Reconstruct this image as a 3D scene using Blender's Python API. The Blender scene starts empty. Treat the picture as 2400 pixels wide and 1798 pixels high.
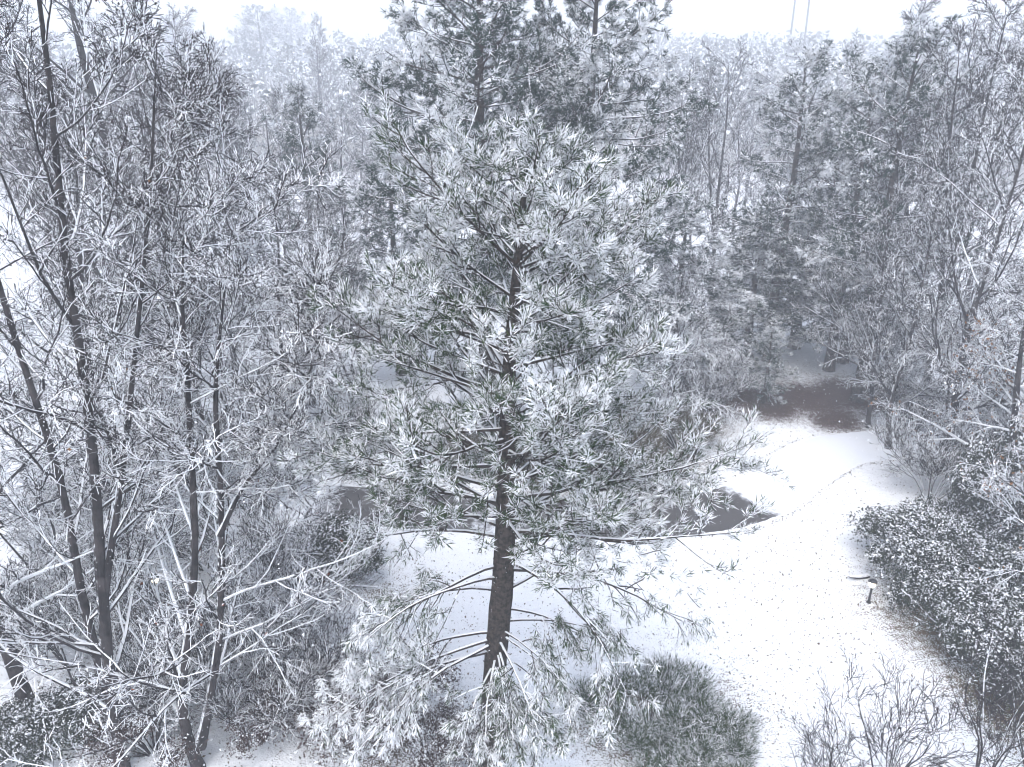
import bpy, math
import numpy as np
from math import radians, sin, cos, tan, atan, pi
from mathutils import Vector, Matrix

sc = bpy.context.scene
COL = sc.collection

# ------------------------------------------------------------------ camera
CAM_H = 14.0
PITCH = 21.9
FPX = 1866.0                    # focal length in pixels of the 2400 px wide photograph
cam_data = bpy.data.cameras.new('camera')
cam_data.sensor_width = 36.0
cam_data.lens = 36.0 * FPX / 2400.0
cam_data.clip_start = 0.1
cam_data.clip_end = 3000.0
cam = bpy.data.objects.new('camera', cam_data)
cam.location = (0, 0, CAM_H)
cam.rotation_euler = (radians(90 - PITCH), 0, 0)
COL.objects.link(cam)
sc.camera = cam

# ------------------------------------------------------------------ sky, sun, exposure
SUN_EL, SUN_AZ = 62.0, 200.0
world = bpy.data.worlds.new('World')
sc.world = world
world.use_nodes = True
wn = world.node_tree
wn.nodes.clear()
wo = wn.nodes.new('ShaderNodeOutputWorld')
wb = wn.nodes.new('ShaderNodeBackground')
ws = wn.nodes.new('ShaderNodeTexSky')
ws.sky_type = 'NISHITA'
ws.sun_disc = False
ws.sun_elevation = radians(SUN_EL)
ws.sun_rotation = radians(SUN_AZ)
ws.air_density = 1.0
ws.dust_density = 2.5
ws.ozone_density = 1.0
wh = wn.nodes.new('ShaderNodeHueSaturation')      # cloud deck: the blue is mostly washed out
wh.inputs['Saturation'].default_value = 0.60
wn.links.new(ws.outputs['Color'], wh.inputs['Color'])
wn.links.new(wh.outputs['Color'], wb.inputs['Color'])
wb.inputs['Strength'].default_value = 0.15
wn.links.new(wb.outputs['Background'], wo.inputs['Surface'])

sun_d = bpy.data.lights.new('sun', 'SUN')
sun_d.energy = 0.5
sun_d.angle = radians(50)
sun_d.color = (1.0, 0.985, 0.96)
sun = bpy.data.objects.new('sun', sun_d)
az = radians(SUN_AZ)
sdir = Vector((sin(az) * cos(radians(SUN_EL)), cos(az) * cos(radians(SUN_EL)), sin(radians(SUN_EL))))
sun.rotation_euler = sdir.to_track_quat('Z', 'Y').to_euler()
sun.location = sdir * 60
COL.objects.link(sun)

sc.view_settings.view_transform = 'Standard'
sc.view_settings.look = 'None'
sc.view_settings.gamma = 1.0
sc.view_settings.exposure = 1.4
sc.view_settings.use_curve_mapping = False
cy = sc.cycles
cy.max_bounces = 3
cy.diffuse_bounces = 1
cy.glossy_bounces = 1
cy.transmission_bounces = 2
cy.transparent_max_bounces = 4
cy.volume_bounces = 2
cy.use_adaptive_sampling = True
cy.adaptive_threshold = 0.06
cy.adaptive_min_samples = 16
cy.sample_clamp_indirect = 4.0
cy.filter_width = 1.1
cy.use_denoising = True
cy.denoiser = 'OPENIMAGEDENOISE'
cy.denoising_input_passes = 'RGB_ALBEDO_NORMAL'
cy.time_limit = 600
HAZE_DENSITY = 0.0036

# ------------------------------------------------------------------ where things stand
_p = radians(PITCH)
def G(x, y, z=0.0):
    """point of the level z seen at photo position x, y (2400 x 1798)"""
    r, d = (x - 1200) / FPX, (y - 899) / FPX
    v = (r, cos(_p) - d * sin(_p), -sin(_p) - d * cos(_p))
    t = (z - CAM_H) / v[2]
    return np.array([v[0] * t, v[1] * t, z])
def D(x, dist):
    """ground point at a distance along the column x at the horizon"""
    return np.array([(x - 1200) / FPX * dist * cos(_p) , dist, 0.0])
def top_at(y, dist):
    return CAM_H - dist * tan(_p - atan((899 - y) / FPX))

def smooth(a, b, x):
    t = np.clip((x - a) / (b - a), 0, 1)
    return t * t * (3 - 2 * t)
def terrain(x, y):
    x = np.asarray(x, float); y = np.asarray(y, float)
    r = np.hypot(x, y)
    h = 11.0 * smooth(85, 330, r) * (0.85 + 0.25 * np.sin(x * 0.013 + 1.0) + 0.12 * np.sin(x * 0.031 + y * 0.011))
    h = h + smooth(48, 80, r) * (0.35 * np.sin(x * 0.11) * np.cos(y * 0.09 + 0.5))
    return h

# ------------------------------------------------------------------ materials
def new_mat(name):
    m = bpy.data.materials.new(name)
    m.use_nodes = True
    n = m.node_tree
    n.nodes.clear()
    out = n.nodes.new('ShaderNodeOutputMaterial')
    bs = n.nodes.new('ShaderNodeBsdfDiffuse')
    n.links.new(bs.outputs[0], out.inputs['Surface'])
    return m, n, bs, out
def nd(n, t, **kw):
    x = n.nodes.new(t)
    for k, v in kw.items():
        setattr(x, k, v)
    return x
def math_n(n, op, a, b=None, c=None):
    x = n.nodes.new('ShaderNodeMath'); x.operation = op
    for i, v in enumerate((a, b, c)):
        if v is None: continue
        if isinstance(v, (int, float)): x.inputs[i].default_value = v
        else: n.links.new(v, x.inputs[i])
    return x.outputs[0]
def maprange(n, v, a, b, c=0.0, d=1.0, t='SMOOTHSTEP'):
    x = n.nodes.new('ShaderNodeMapRange'); x.interpolation_type = t
    n.links.new(v, x.inputs['Value'])
    for k, w in zip(('From Min', 'From Max', 'To Min', 'To Max'), (a, b, c, d)):
        x.inputs[k].default_value = w
    return x.outputs[0]
def noise(n, vec, scale, detail=2.0, rough=0.5):
    x = n.nodes.new('ShaderNodeTexNoise')
    x.inputs['Scale'].default_value = scale
    x.inputs['Detail'].default_value = detail
    x.inputs['Roughness'].default_value = rough
    if vec is not None: n.links.new(vec, x.inputs['Vector'])
    return x.outputs['Fac']
def mix(n, fac, a, b):
    x = n.nodes.new('ShaderNodeMix'); x.data_type = 'RGBA'
    if isinstance(fac, (int, float)): x.inputs['Factor'].default_value = fac
    else: n.links.new(fac, x.inputs['Factor'])
    for i, v in ((6, a), (7, b)):
        if isinstance(v, tuple): x.inputs[i].default_value = (*v, 1)
        else: n.links.new(v, x.inputs[i])
    return x.outputs[2]
SNOW = (0.82, 0.84, 0.87)
def snowy(name, ca, cb, lo=0.30, hi=0.55, noise_amp=0.0, noise_scale=6.0, attr_amp=0.0,
          col_scale=3.0, wind=(-0.22, -0.12, 0.97), attr_col=False, bump=None, snow=SNOW):
    """a surface that carries snow wherever it faces up (and a little to windward)"""
    m, n, bs, out = new_mat(name)
    geo = nd(n, 'ShaderNodeNewGeometry')
    dot = nd(n, 'ShaderNodeVectorMath', operation='DOT_PRODUCT')
    n.links.new(geo.outputs['True Normal'], dot.inputs[0])
    dot.inputs[1].default_value = wind
    cover = dot.outputs['Value']
    if attr_amp or attr_col:
        at = nd(n, 'ShaderNodeAttribute', attribute_name='snow')
    if attr_amp:
        cover = math_n(n, 'ADD', cover, math_n(n, 'MULTIPLY', math_n(n, 'SUBTRACT', at.outputs['Fac'], 0.5), attr_amp))
    if noise_amp:
        nf = noise(n, geo.outputs['Position'], noise_scale, 3.0, 0.6)
        cover = math_n(n, 'ADD', cover, math_n(n, 'MULTIPLY', math_n(n, 'SUBTRACT', nf, 0.5), noise_amp))
    fac = maprange(n, cover, lo, hi)
    if attr_col:
        hue = nd(n, 'ShaderNodeAttribute', attribute_name='tint')
        base = mix(n, hue.outputs['Fac'], ca, cb)
    else:
        base = mix(n, maprange(n, noise(n, geo.outputs['Position'], col_scale, 2.0), 0.35, 0.65), ca, cb)
    n.links.new(mix(n, fac, base, snow), bs.inputs['Color'])
    if bump:
        tc = nd(n, 'ShaderNodeTexCoord')
        mp = nd(n, 'ShaderNodeMapping'); mp.inputs['Scale'].default_value = (1, 1, 0.22)
        n.links.new(tc.outputs['Object'], mp.inputs['Vector'])
        b = nd(n, 'ShaderNodeBump'); b.inputs['Strength'].default_value = bump
        b.inputs['Distance'].default_value = 0.05
        n.links.new(noise(n, mp.outputs[0], 22.0, 4.0, 0.65), b.inputs['Height'])
        n.links.new(b.outputs[0], bs.inputs['Normal'])
    return m

M = {}
M['bark'] = snowy('snowy_grey_bark', (0.018, 0.016, 0.018), (0.042, 0.037, 0.039), lo=0.16, hi=0.42, noise_amp=0.5, noise_scale=5.0, attr_amp=2.0)
M['trunk'] = snowy('dark_trunk_bark', (0.018, 0.016, 0.017), (0.055, 0.048, 0.048), lo=0.30, hi=0.5, noise_amp=0.75, noise_scale=7.0, bump=0.6)
M['pine_trunk'] = snowy('pine_bark', (0.020, 0.017, 0.015), (0.062, 0.050, 0.042), lo=0.42, hi=0.55, noise_amp=0.7, noise_scale=16.0, col_scale=14.0, bump=1.0)
M['pine_limb'] = snowy('pine_limb_bark', (0.022, 0.019, 0.017), (0.050, 0.040, 0.034), lo=0.50, hi=0.62, noise_amp=1.1, noise_scale=11.0, attr_amp=0.8)
M['needles'] = snowy('snowy_pine_needles', (0.020, 0.050, 0.026), (0.060, 0.088, 0.032), lo=0.02, hi=0.30, attr_amp=2.2, attr_col=True)
M['needles_blue'] = snowy('snowy_blue_green_needles', (0.012, 0.034, 0.027), (0.032, 0.060, 0.044), lo=0.02, hi=0.30, attr_amp=2.2, attr_col=True)
M['evergreen'] = snowy('snowy_evergreen_leaves', (0.012, 0.020, 0.014), (0.034, 0.042, 0.024), lo=0.10, hi=0.40, attr_amp=2.2, attr_col=True)
M['olive'] = snowy('olive_brown_leaves', (0.045, 0.046, 0.022), (0.090, 0.068, 0.036), lo=0.15, hi=0.45, attr_amp=2.2, attr_col=True)
M['purple'] = snowy('purple_brown_twig_leaves', (0.045, 0.030, 0.032), (0.075, 0.048, 0.040), lo=0.15, hi=0.45, attr_amp=2.2, attr_col=True)
M['autumn'] = snowy('dry_orange_leaves', (0.20, 0.085, 0.025), (0.30, 0.15, 0.06), lo=0.55, hi=0.8, attr_amp=1.0, attr_col=True)
M['russet'] = snowy('dry_russet_leaves', (0.13, 0.035, 0.020), (0.20, 0.075, 0.035), lo=0.55, hi=0.8, attr_amp=1.0, attr_col=True)
M['pod'] = snowy('dark_seed_pods', (0.030, 0.024, 0.024), (0.05, 0.04, 0.04), lo=0.55, hi=0.75)
M['litter'] = snowy('leaf_litter', (0.060, 0.055, 0.030), (0.13, 0.085, 0.050), lo=3, hi=4, attr_col=True)

def flake_mat():
    m, n, bs, out = new_mat('snowflake')
    bs.inputs['Color'].default_value = (0.92, 0.94, 0.97, 1)
    return m
M['flake'] = flake_mat()

def ground_mat():
    m, n, bs, out = new_mat('snow_over_grass')
    geo = nd(n, 'ShaderNodeNewGeometry'); pos = geo.outputs['Position']
    at = nd(n, 'ShaderNodeAttribute', attribute_name='bare').outputs['Fac']
    fine = noise(n, pos, 26.0, 3.0, 0.65)
    mid = noise(n, pos, 5.0, 3.0, 0.6)
    big = noise(n, pos, 0.6, 2.0, 0.5)
    v = math_n(n, 'ADD', math_n(n, 'MULTIPLY', fine, 0.75), math_n(n, 'MULTIPLY', mid, 0.25))
    v = math_n(n, 'ADD', v, math_n(n, 'MULTIPLY', math_n(n, 'SUBTRACT', big, 0.5), 0.16))
    v = math_n(n, 'ADD', v, math_n(n, 'MULTIPLY', at, 0.42))
    speck = maprange(n, v, 0.635, 0.70)
    g = mix(n, maprange(n, mid, 0.4, 0.6), (0.060, 0.062, 0.030), (0.105, 0.075, 0.048))
    red = nd(n, 'ShaderNodeAttribute', attribute_name='straw').outputs['Fac']
    g = mix(n, red, g, mix(n, maprange(n, fine, 0.4, 0.6), (0.034, 0.020, 0.017), (0.080, 0.048, 0.038)))
    n.links.new(mix(n, speck, SNOW, g), bs.inputs['Color'])
    b = nd(n, 'ShaderNodeBump'); b.inputs['Strength'].default_value = 0.7; b.inputs['Distance'].default_value = 0.09
    n.links.new(math_n(n, 'ADD', math_n(n, 'MULTIPLY', big, 2.0), math_n(n, 'ADD', math_n(n, 'MULTIPLY', mid, 0.7), math_n(n, 'MULTIPLY', fine, 0.3))), b.inputs['Height'])
    n.links.new(b.outputs[0], bs.inputs['Normal'])
    return m
M['ground'] = ground_mat()

def path_mat():
    m = bpy.data.materials.new('snowy_asphalt'); m.use_nodes = True
    n = m.node_tree; bs = n.nodes['Principled BSDF']
    geo = nd(n, 'ShaderNodeNewGeometry'); pos = geo.outputs['Position']
    at = nd(n, 'ShaderNodeAttribute', attribute_name='bare').outputs['Fac']
    v = math_n(n, 'ADD', at, math_n(n, 'MULTIPLY', math_n(n, 'SUBTRACT', noise(n, pos, 2.2, 5.0, 0.65), 0.5), 0.9))
    v = math_n(n, 'ADD', v, math_n(n, 'MULTIPLY', math_n(n, 'SUBTRACT', noise(n, pos, 60.0, 2.0, 0.6), 0.5), 0.5))
    f = maprange(n, v, 0.36, 0.62)
    asp = mix(n, noise(n, pos, 90.0, 2.0), (0.045, 0.042, 0.042), (0.085, 0.080, 0.078))
    n.links.new(mix(n, f, (0.76, 0.79, 0.84), asp), bs.inputs['Base Color'])
    n.links.new(maprange(n, f, 0, 1, 0.9, 0.45, 'LINEAR'), bs.inputs['Roughness'])
    b = nd(n, 'ShaderNodeBump'); b.inputs['Strength'].default_value = 0.25; b.inputs['Distance'].default_value = 0.02
    n.links.new(noise(n, pos, 12.0, 4.0, 0.6), b.inputs['Height'])
    n.links.new(b.outputs[0], bs.inputs['Normal'])
    return m
M['path'] = path_mat()

def plain(name, col, rough=0.6, metal=0.0, emit=None):
    m = bpy.data.materials.new(name); m.use_nodes = True
    n = m.node_tree; bs = n.nodes['Principled BSDF']
    tc = nd(n, 'ShaderNodeTexCoord')
    c = mix(n, noise(n, tc.outputs['Object'], 14.0, 3.0), tuple(0.8 * v for v in col), tuple(min(1, 1.15 * v) for v in col))
    n.links.new(c, bs.inputs['Base Color'])
    bs.inputs['Roughness'].default_value = rough
    bs.inputs['Metallic'].default_value = metal
    if emit:
        bs.inputs['Emission Color'].default_value = (*emit[0], 1)
        bs.inputs['Emission Strength'].default_value = emit[1]
        m.cycles.emission_sampling = 'NONE'
    return m
M['lamp_metal'] = plain('black_lamp_metal', (0.02, 0.02, 0.022), 0.5, 0.3)
M['lamp_glow'] = plain('lit_lamp_glass', (0.8, 0.75, 0.6), 0.4, 0.0, ((1.0, 0.86, 0.6), 9.0))
M['mast'] = plain('weathered_pole', (0.10, 0.10, 0.11), 0.8)

# ------------------------------------------------------------------ mesh helpers
class MB:
    """collects vertices, triangles and quads into one mesh"""
    def __init__(s):
        s.v = []; s.q = []; s.t = []; s.a = []; s.b = []; s.n = 0
    def add(s, V, quads=None, tris=None, snow=0.5, tint=0.5):
        V = np.asarray(V, np.float32).reshape(-1, 3)
        if quads is not None: s.q.append(np.asarray(quads, np.int32).reshape(-1, 4) + s.n)
        if tris is not None: s.t.append(np.asarray(tris, np.int32).reshape(-1, 3) + s.n)
        s.v.append(V)
        s.a.append(np.broadcast_to(np.asarray(snow, np.float32).reshape(-1), (len(V),)) if np.ndim(snow) else np.full(len(V), snow, np.float32))
        s.b.append(np.broadcast_to(np.asarray(tint, np.float32).reshape(-1), (len(V),)) if np.ndim(tint) else np.full(len(V), tint, np.float32))
        s.n += len(V)
        return s
    def mesh(s, name, mat, smooth_shade=False):
        V = np.concatenate(s.v) if s.v else np.zeros((0, 3), np.float32)
        q = np.concatenate(s.q) if s.q else np.zeros((0, 4), np.int32)
        t = np.concatenate(s.t) if s.t else np.zeros((0, 3), np.int32)
        me = bpy.data.meshes.new(name)
        me.vertices.add(len(V)); me.vertices.foreach_set('co', V.ravel())
        me.loops.add(q.size + t.size)
        me.loops.foreach_set('vertex_index', np.concatenate([q.ravel(), t.ravel()]))
        me.polygons.add(len(q) + len(t))
        st = np.concatenate([np.arange(len(q)) * 4, q.size + np.arange(len(t)) * 3]).astype(np.int32)
        me.polygons.foreach_set('loop_start', st)
        if smooth_shade:
            me.polygons.foreach_set('use_smooth', np.ones(len(st), bool))
        else:
            me.polygons.foreach_set('use_smooth', np.zeros(len(st), bool))
        for nm, arr in (('snow', s.a), ('tint', s.b)):
            at = me.attributes.new(nm, 'FLOAT', 'POINT')
            at.data.foreach_set('value', np.concatenate(arr) if arr else np.zeros(0, np.float32))
        me.materials.append(M[mat] if isinstance(mat, str) else mat)
        me.update(calc_edges=True)
        return me
def obj(name, me, parent=None, kind=None):
    o = bpy.data.objects.new(name, me)
    COL.objects.link(o)
    if parent is not None: o.parent = parent
    if kind: o['kind'] = kind
    return o
def tag(o, label, cat, group=None):
    o['label'] = label; o['category'] = cat
    if group: o['group'] = group
    return o
def thing(name, label, cat, loc=(0, 0, 0), rotz=0.0, scale=1.0, group=None):
    o = bpy.data.objects.new(name, None)
    o.empty_display_size = 0.3
    COL.objects.link(o)
    o.location = [float(v) for v in loc]; o.rotation_euler = (0, 0, rotz)
    o.scale = (scale,) * 3 if np.ndim(scale) == 0 else scale
    return tag(o, label, cat, group)

def norm(v):
    return v / np.maximum(np.linalg.norm(v, axis=-1, keepdims=True), 1e-9)
def tubes(mb, P, R, S=4, topk=1.45, snow=None, rng=None, bark=0.0):
    P = np.asarray(P, float); R = np.asarray(R, float)
    if P.ndim == 2: P = P[None]; R = R[None]
    N, K, _ = P.shape
    if N == 0: return
    T = norm(np.gradient(P, axis=1))
    up = np.abs(norm(P[:, -1] - P[:, 0])[:, 2]) > 0.8
    ref = np.where(up[:, None], np.array([[0, 1.0, 0]]), np.array([[0, 0, 1.0]]))[:, None, :]
    U = norm(np.cross(T, ref)); Vv = np.cross(U, T)
    th = 2 * pi * (np.arange(S) + (0.5 if S == 3 else 0.0)) / S
    k = np.where(np.cos(th) > 0.5, topk, 1.0) if S == 4 else np.ones(S)
    rad = R[:, :, None] * k
    if bark and rng is not None:
        rad = rad * (1 + bark * rng.standard_normal((N, K, S)))
    off = (np.cos(th)[:, None] * Vv[:, :, None, :] + np.sin(th)[:, None] * U[:, :, None, :]) * rad[..., None]
    verts = (P[:, :, None, :] + off).reshape(-1, 3)
    i = np.arange(K - 1)[:, None] * S; j = np.arange(S)[None, :]; j2 = (j + 1) % S
    q = np.stack([i + j, i + j2, i + S + j2, i + S + j], -1).reshape(-1, 4)
    q = (q[None] + (np.arange(N) * K * S)[:, None, None]).reshape(-1, 4)
    if snow is None: sv = 0.5
    else: sv = np.repeat(np.asarray(snow), K * S)
    mb.add(verts, quads=q, snow=sv)

def along(P, R, idx, t):
    K = P.shape[1]
    f = np.clip(t, 0, 0.9999) * (K - 1); i = f.astype(int); w = (f - i)[:, None]
    a, b = P[idx, i], P[idx, i + 1]
    r = R[idx, i] * (1 - w[:, 0]) + R[idx, i + 1] * w[:, 0]
    return a * (1 - w) + b * w, norm(b - a), r
def lengths(P):
    return np.linalg.norm(np.diff(P, axis=1), axis=2).sum(1)
def paths(p0, d0, L, K, up=0.0, wig=0.08, rng=None, sag=0.0):
    """polylines that start at p0 along d0; up pulls towards the sky, sag bends down first and up again"""
    N = len(p0)
    P = np.zeros((N, K, 3)); P[:, 0] = p0
    d = norm(d0)
    for k in range(1, K):
        s = k / (K - 1)
        d = d + rng.standard_normal((N, 3)) * wig
        d[:, 2] += up / (K - 1) * 3 - sag * (0.55 - s) * 3 / (K - 1)
        d = norm(d)
        P[:, k] = P[:, k - 1] + d * (L / (K - 1))[:, None]
    return P
def spawn(P, R, n, t0, t1, ang, ratio, K, rng, up=0.0, wig=0.08, flat=0.0, taper=0.6, rk=0.6, rmin=0.005, lmin=0.1, lmax=9, sag=0.0, rend=None, asd=0.18):
    N = len(P)
    if np.ndim(n) == 0: n = np.full(N, n)
    idx = np.repeat(np.arange(N), n)
    m = len(idx)
    # spread the children evenly along the parent with some jitter
    c = np.concatenate([(np.arange(k) + rng.random(k)) / max(k, 1) for k in n]) if m else np.zeros(0)
    t = t0 + (t1 - t0) * c
    p, T, r = along(P, R, idx, t)
    a = norm(np.cross(T, rng.standard_normal((m, 3))))
    if flat:
        h = norm(np.cross(T, np.array([0, 0, 1.0])) + 1e-6) * np.where(rng.random(m) < 0.5, -1, 1)[:, None]
        a = norm(a * (1 - flat) + h * flat)
        a = norm(a - (a * T).sum(1, keepdims=True) * T)
    A = ang + asd * rng.standard_normal(m)
    d = np.cos(A)[:, None] * T + np.sin(A)[:, None] * a
    L = lengths(P)[idx] * ratio * (1 - taper * t) * rng.uniform(0.65, 1.25, m)
    L = np.clip(L, lmin, lmax)
    C = paths(p, d, L, K, up, wig, rng, sag)
    r0 = np.clip(r * rk, rmin, None)
    r1 = np.full(m, rmin) if rend is None else np.full(m, rend)
    s = np.linspace(0, 1, K)[None]
    RR = r0[:, None] * (1 - s) + r1[:, None] * s
    return C, RR, idx

def curve_pts(ctrl, K):
    """smooth polyline through control points"""
    c = np.asarray(ctrl, float)
    n = len(c)
    t = np.linspace(0, n - 1, K)
    ext = np.vstack([2 * c[0] - c[1], c, 2 * c[-1] - c[-2]])
    out = []
    for v in t:
        i = min(int(v), n - 2); u = v - i
        p0, p1, p2, p3 = ext[i], ext[i + 1], ext[i + 2], ext[i + 3]
        out.append(0.5 * ((2 * p1) + (-p0 + p2) * u + (2 * p0 - 5 * p1 + 4 * p2 - p3) * u * u + (-p0 + 3 * p1 - 3 * p2 + p3) * u ** 3))
    return np.array(out)
def trunk_mesh(P, R, S, mat, rng, rough=0.05, flare=1.35):
    R = R.copy(); K = len(R)
    R *= 1 + (flare - 1) * np.exp(-np.arange(K) / K * 22)
    mb = MB(); tubes(mb, P, R, S, rng=rng, bark=rough)
    return mb.mesh('trunk', mat, True)

OCT = np.array([[1, 0, 0], [0, 1, 0], [-1, 0, 0], [0, -1, 0], [0, 0, 1], [0, 0, -1]], float)
OCT_T = np.array([[0, 1, 4], [1, 2, 4], [2, 3, 4], [3, 0, 4], [1, 0, 5], [2, 1, 5], [3, 2, 5], [0, 3, 5]])
def blobs(mb, pos, size, rng, snow=0.5):
    n = len(pos)
    s = (size * rng.uniform(0.7, 1.3, n))[:, None, None]
    V = pos[:, None, :] + OCT[None] * s
    mb.add(V, tris=(OCT_T[None] + (np.arange(n) * 6)[:, None, None]), snow=snow)
def rand_dirs(n, rng):
    return norm(rng.standard_normal((n, 3)))
def leaves(mb, pos, nrm, size, rng, snow, tint=None, aspect=0.5):
    """one pointed four-cornered leaf per position, slightly folded along the midrib"""
    n = len(pos)
    d = norm(np.cross(nrm, rand_dirs(n, rng))); w = np.cross(nrm, d)
    L = (size * rng.uniform(0.7, 1.3, n))[:, None]
    V = np.stack([pos - d * L * 0.5, pos + w * L * aspect * 0.5 + nrm * L * 0.08, pos + d * L * 0.5, pos - w * L * aspect * 0.5 + nrm * L * 0.08], 1)
    b = (np.arange(n) * 4)[:, None, None]
    tri = np.array([[0, 1, 2], [0, 2, 3]])[None] + b
    mb.add(V, tris=tri, snow=np.repeat(snow, 4), tint=np.repeat(rng.random(n) if tint is None else tint, 4))

# ------------------------------------------------------------------ ground and path
BARE = []      # (x, y, radius, amount, straw)
def bare_at(px, py, rad, amt, straw=0.0):
    g = G(px, py); BARE.append((g[0], g[1], rad, amt, straw))
bare_at(1300, 1080, 3.6, 0.75); bare_at(1480, 1060, 3.4, 0.8); bare_at(1600, 1000, 2.6, 0.7); bare_at(1180, 1050, 3.0, 0.6)
bare_at(1900, 935, 2.6, 0.9, 1); bare_at(2000, 925, 2.8, 0.95, 1); bare_at(1750, 935, 2.6, 0.8, 1); bare_at(2080, 930, 2.5, 0.8, 1); bare_at(1820, 960, 1.8, 0.85, 1); bare_at(1650, 925, 2.6, 0.85, 0.8); bare_at(1960, 985, 1.6, 0.9, 1); bare_at(2180, 960, 2.5, 0.6, 0.6)
bare_at(760, 1330, 2.4, 0.55); bare_at(900, 1400, 1.6, 0.35); bare_at(1520, 1700, 2.2, 0.6); bare_at(1700, 1660, 1.6, 0.4)
bare_at(900, 1700, 2.2, 0.5, 0.6); bare_at(2250, 1450, 3.0, 0.7); bare_at(2400, 1300, 4.0, 0.6, 0.4); bare_at(2380, 1650, 2.0, 0.7)
bare_at(250, 1650, 2.5, 0.45, 0.3); bare_at(420, 1560, 1.8, 0.4, 0.3); bare_at(1650, 1560, 2.5, 0.22); bare_at(1900, 1700, 3.0, 0.20); bare_at(1450, 1500, 2.0, 0.18)
bare_at(2250, 1560, 1.6, 0.3)
xs = np.sinh(np.linspace(-4.6, 4.6, 191)); xs = xs / xs[-1] * 430
u = np.linspace(-2.2, 5.2, 201); ys = np.sinh(u); ys = np.where(ys < 0, ys / abs(ys[0]) * 40, ys / ys[-1] * 640) + 16
X, Y = np.meshgrid(xs, ys)
Z = terrain(X, Y)
b_ = np.zeros(X.shape); s_ = np.zeros(X.shape)
for (gx, gy, rad, amt, st) in BARE:
    w = np.exp(-((X - gx) ** 2 + (Y - gy) ** 2) / (rad * rad) * 1.3)
    b_ = np.maximum(b_, amt * w); s_ = np.maximum(s_, st * np.minimum(1, w * 2.2))
b_ = np.maximum(b_, 0.55 * smooth(70, 130, np.hypot(X, Y)))
mb = MB()
nx, ny = len(xs), len(ys)
ii = (np.arange(ny - 1)[:, None] * nx + np.arange(nx - 1)[None]).ravel()
mb.add(np.stack([X, Y, Z], -1), quads=np.stack([ii, ii + 1, ii + nx + 1, ii + nx], -1))
gm = mb.mesh('ground', 'ground', True)
for nm, arr in (('bare', b_), ('straw', s_)):
    at = gm.attributes.new(nm, 'FLOAT', 'POINT'); at.data.foreach_set('value', arr.ravel().astype(np.float32))
ground = obj('ground', gm, kind='structure')

def ground_quick_bare(x, y):
    v = 0
    for (gx, gy, rad, amt, st) in BARE:
        v = np.maximum(v, amt * np.exp(-((x - gx) ** 2 + (y - gy) ** 2) / (rad * rad) * 1.3))
    return v

ctr = [G(*p)[:2] for p in ((2700, 1020), (2420, 1030), (2200, 1032), (2040, 1044), (1960, 1056), (1900, 1082), (1845, 1118), (1760, 1172), (1650, 1200), (1500, 1212), (1250, 1212), (1000, 1196), (750, 1176), (450, 1150), (100, 1130), (-300, 1120))]
C2 = curve_pts(np.array([[p[0], p[1], 0] for p in ctr]), 160)
tn = norm(np.gradient(C2, axis=0)); sd = np.stack([-tn[:, 1], tn[:, 0], tn[:, 2] * 0], 1)
WP = 1.35
cols = np.linspace(-1, 1, 9)
rngp = np.random.default_rng(3)
PV = C2[:, None, :] + sd[:, None, :] * (cols * WP)[None, :, None]
PV[:, [0, -1]] += sd[:, None, :] * rngp.normal(0, 0.035, (160, 2, 1))
PV[..., 2] = 0.012; PV[:, [0, -1], 2] = -0.01
mb = MB()
ii = (np.arange(159)[:, None] * 9 + np.arange(8)[None]).ravel()
mb.add(PV, quads=np.stack([ii, ii + 9, ii + 10, ii + 1], -1))
pm = mb.mesh('path', 'path', True)
d0 = G(1740, 1185)[:2]
dist = np.zeros(160)
pbx = C2[:, 0]
g1 = G(1795, 1150)[0]; g0 = G(1725, 1190)[0]
bv = 0.86 * smooth(g1 + 0.3, g0 - 0.4, pbx)
bl = G(1330, 1220)[0]; bl2 = G(1180, 1215)[0]; bl3 = G(1010, 1200)[0]; bl4 = G(820, 1180)[0]
bv = bv * (0.8 + 0.2 * smooth(G(1560, 1210)[0], G(1660, 1200)[0], pbx)) * (1 - 0.4 * np.exp(-((pbx - bl2 * 1.15) / 0.9) ** 2)) * smooth(bl4 - 2.5, bl4, pbx)
at = pm.attributes.new('bare', 'FLOAT', 'POINT'); at.data.foreach_set('value', np.repeat(bv, 9).astype(np.float32))
obj('path', pm, kind='structure')

# ------------------------------------------------------------------ pines
def tuft_proto(rng, nb=26, L=0.155, w=0.0078, spread=(0.2, 1.3), base=0.13, single=False):
    """needle spray whose twig points along +Z: (verts n x 4, blade random)"""
    a = rng.uniform(0, 2 * pi, nb); th = rng.uniform(*spread, nb)
    zb = -base * rng.random(nb) ** 0.8 * (th > 0.5)
    d = np.stack([np.sin(th) * np.cos(a), np.sin(th) * np.sin(a), np.cos(th)], -1)
    ln = L * rng.uniform(0.75, 1.15, nb)
    p0 = np.stack([0 * a, 0 * a, zb], -1)
    side = norm(np.cross(d, np.array([0, 0, 1.0])) + 0.35 * rng.standard_normal((nb, 3)))
    mid = p0 + d * (ln * 0.5)[:, None]
    axis = np.array([0, 0, 1.0])
    d2 = norm(d + 0.25 * axis + 0.22 * rng.standard_normal((nb, 3)))
    tip = mid + d2 * (ln * 0.55)[:, None]
    if single:
        return np.stack([p0 + d * (ln * 0.2)[:, None] + side * w, tip, p0 + d * (ln * 0.2)[:, None] - side * w], 1)
    return np.stack([p0, mid + side * w, tip, mid - side * w], 1)
TUFT_T = np.array([[0, 1, 3], [1, 2, 3]])
def frames(d, rng):
    z = norm(d); x = norm(np.cross(z, rand_dirs(len(d), rng))); y = np.cross(z, x)
    return np.stack([x, y, z], -1)          # columns
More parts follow.
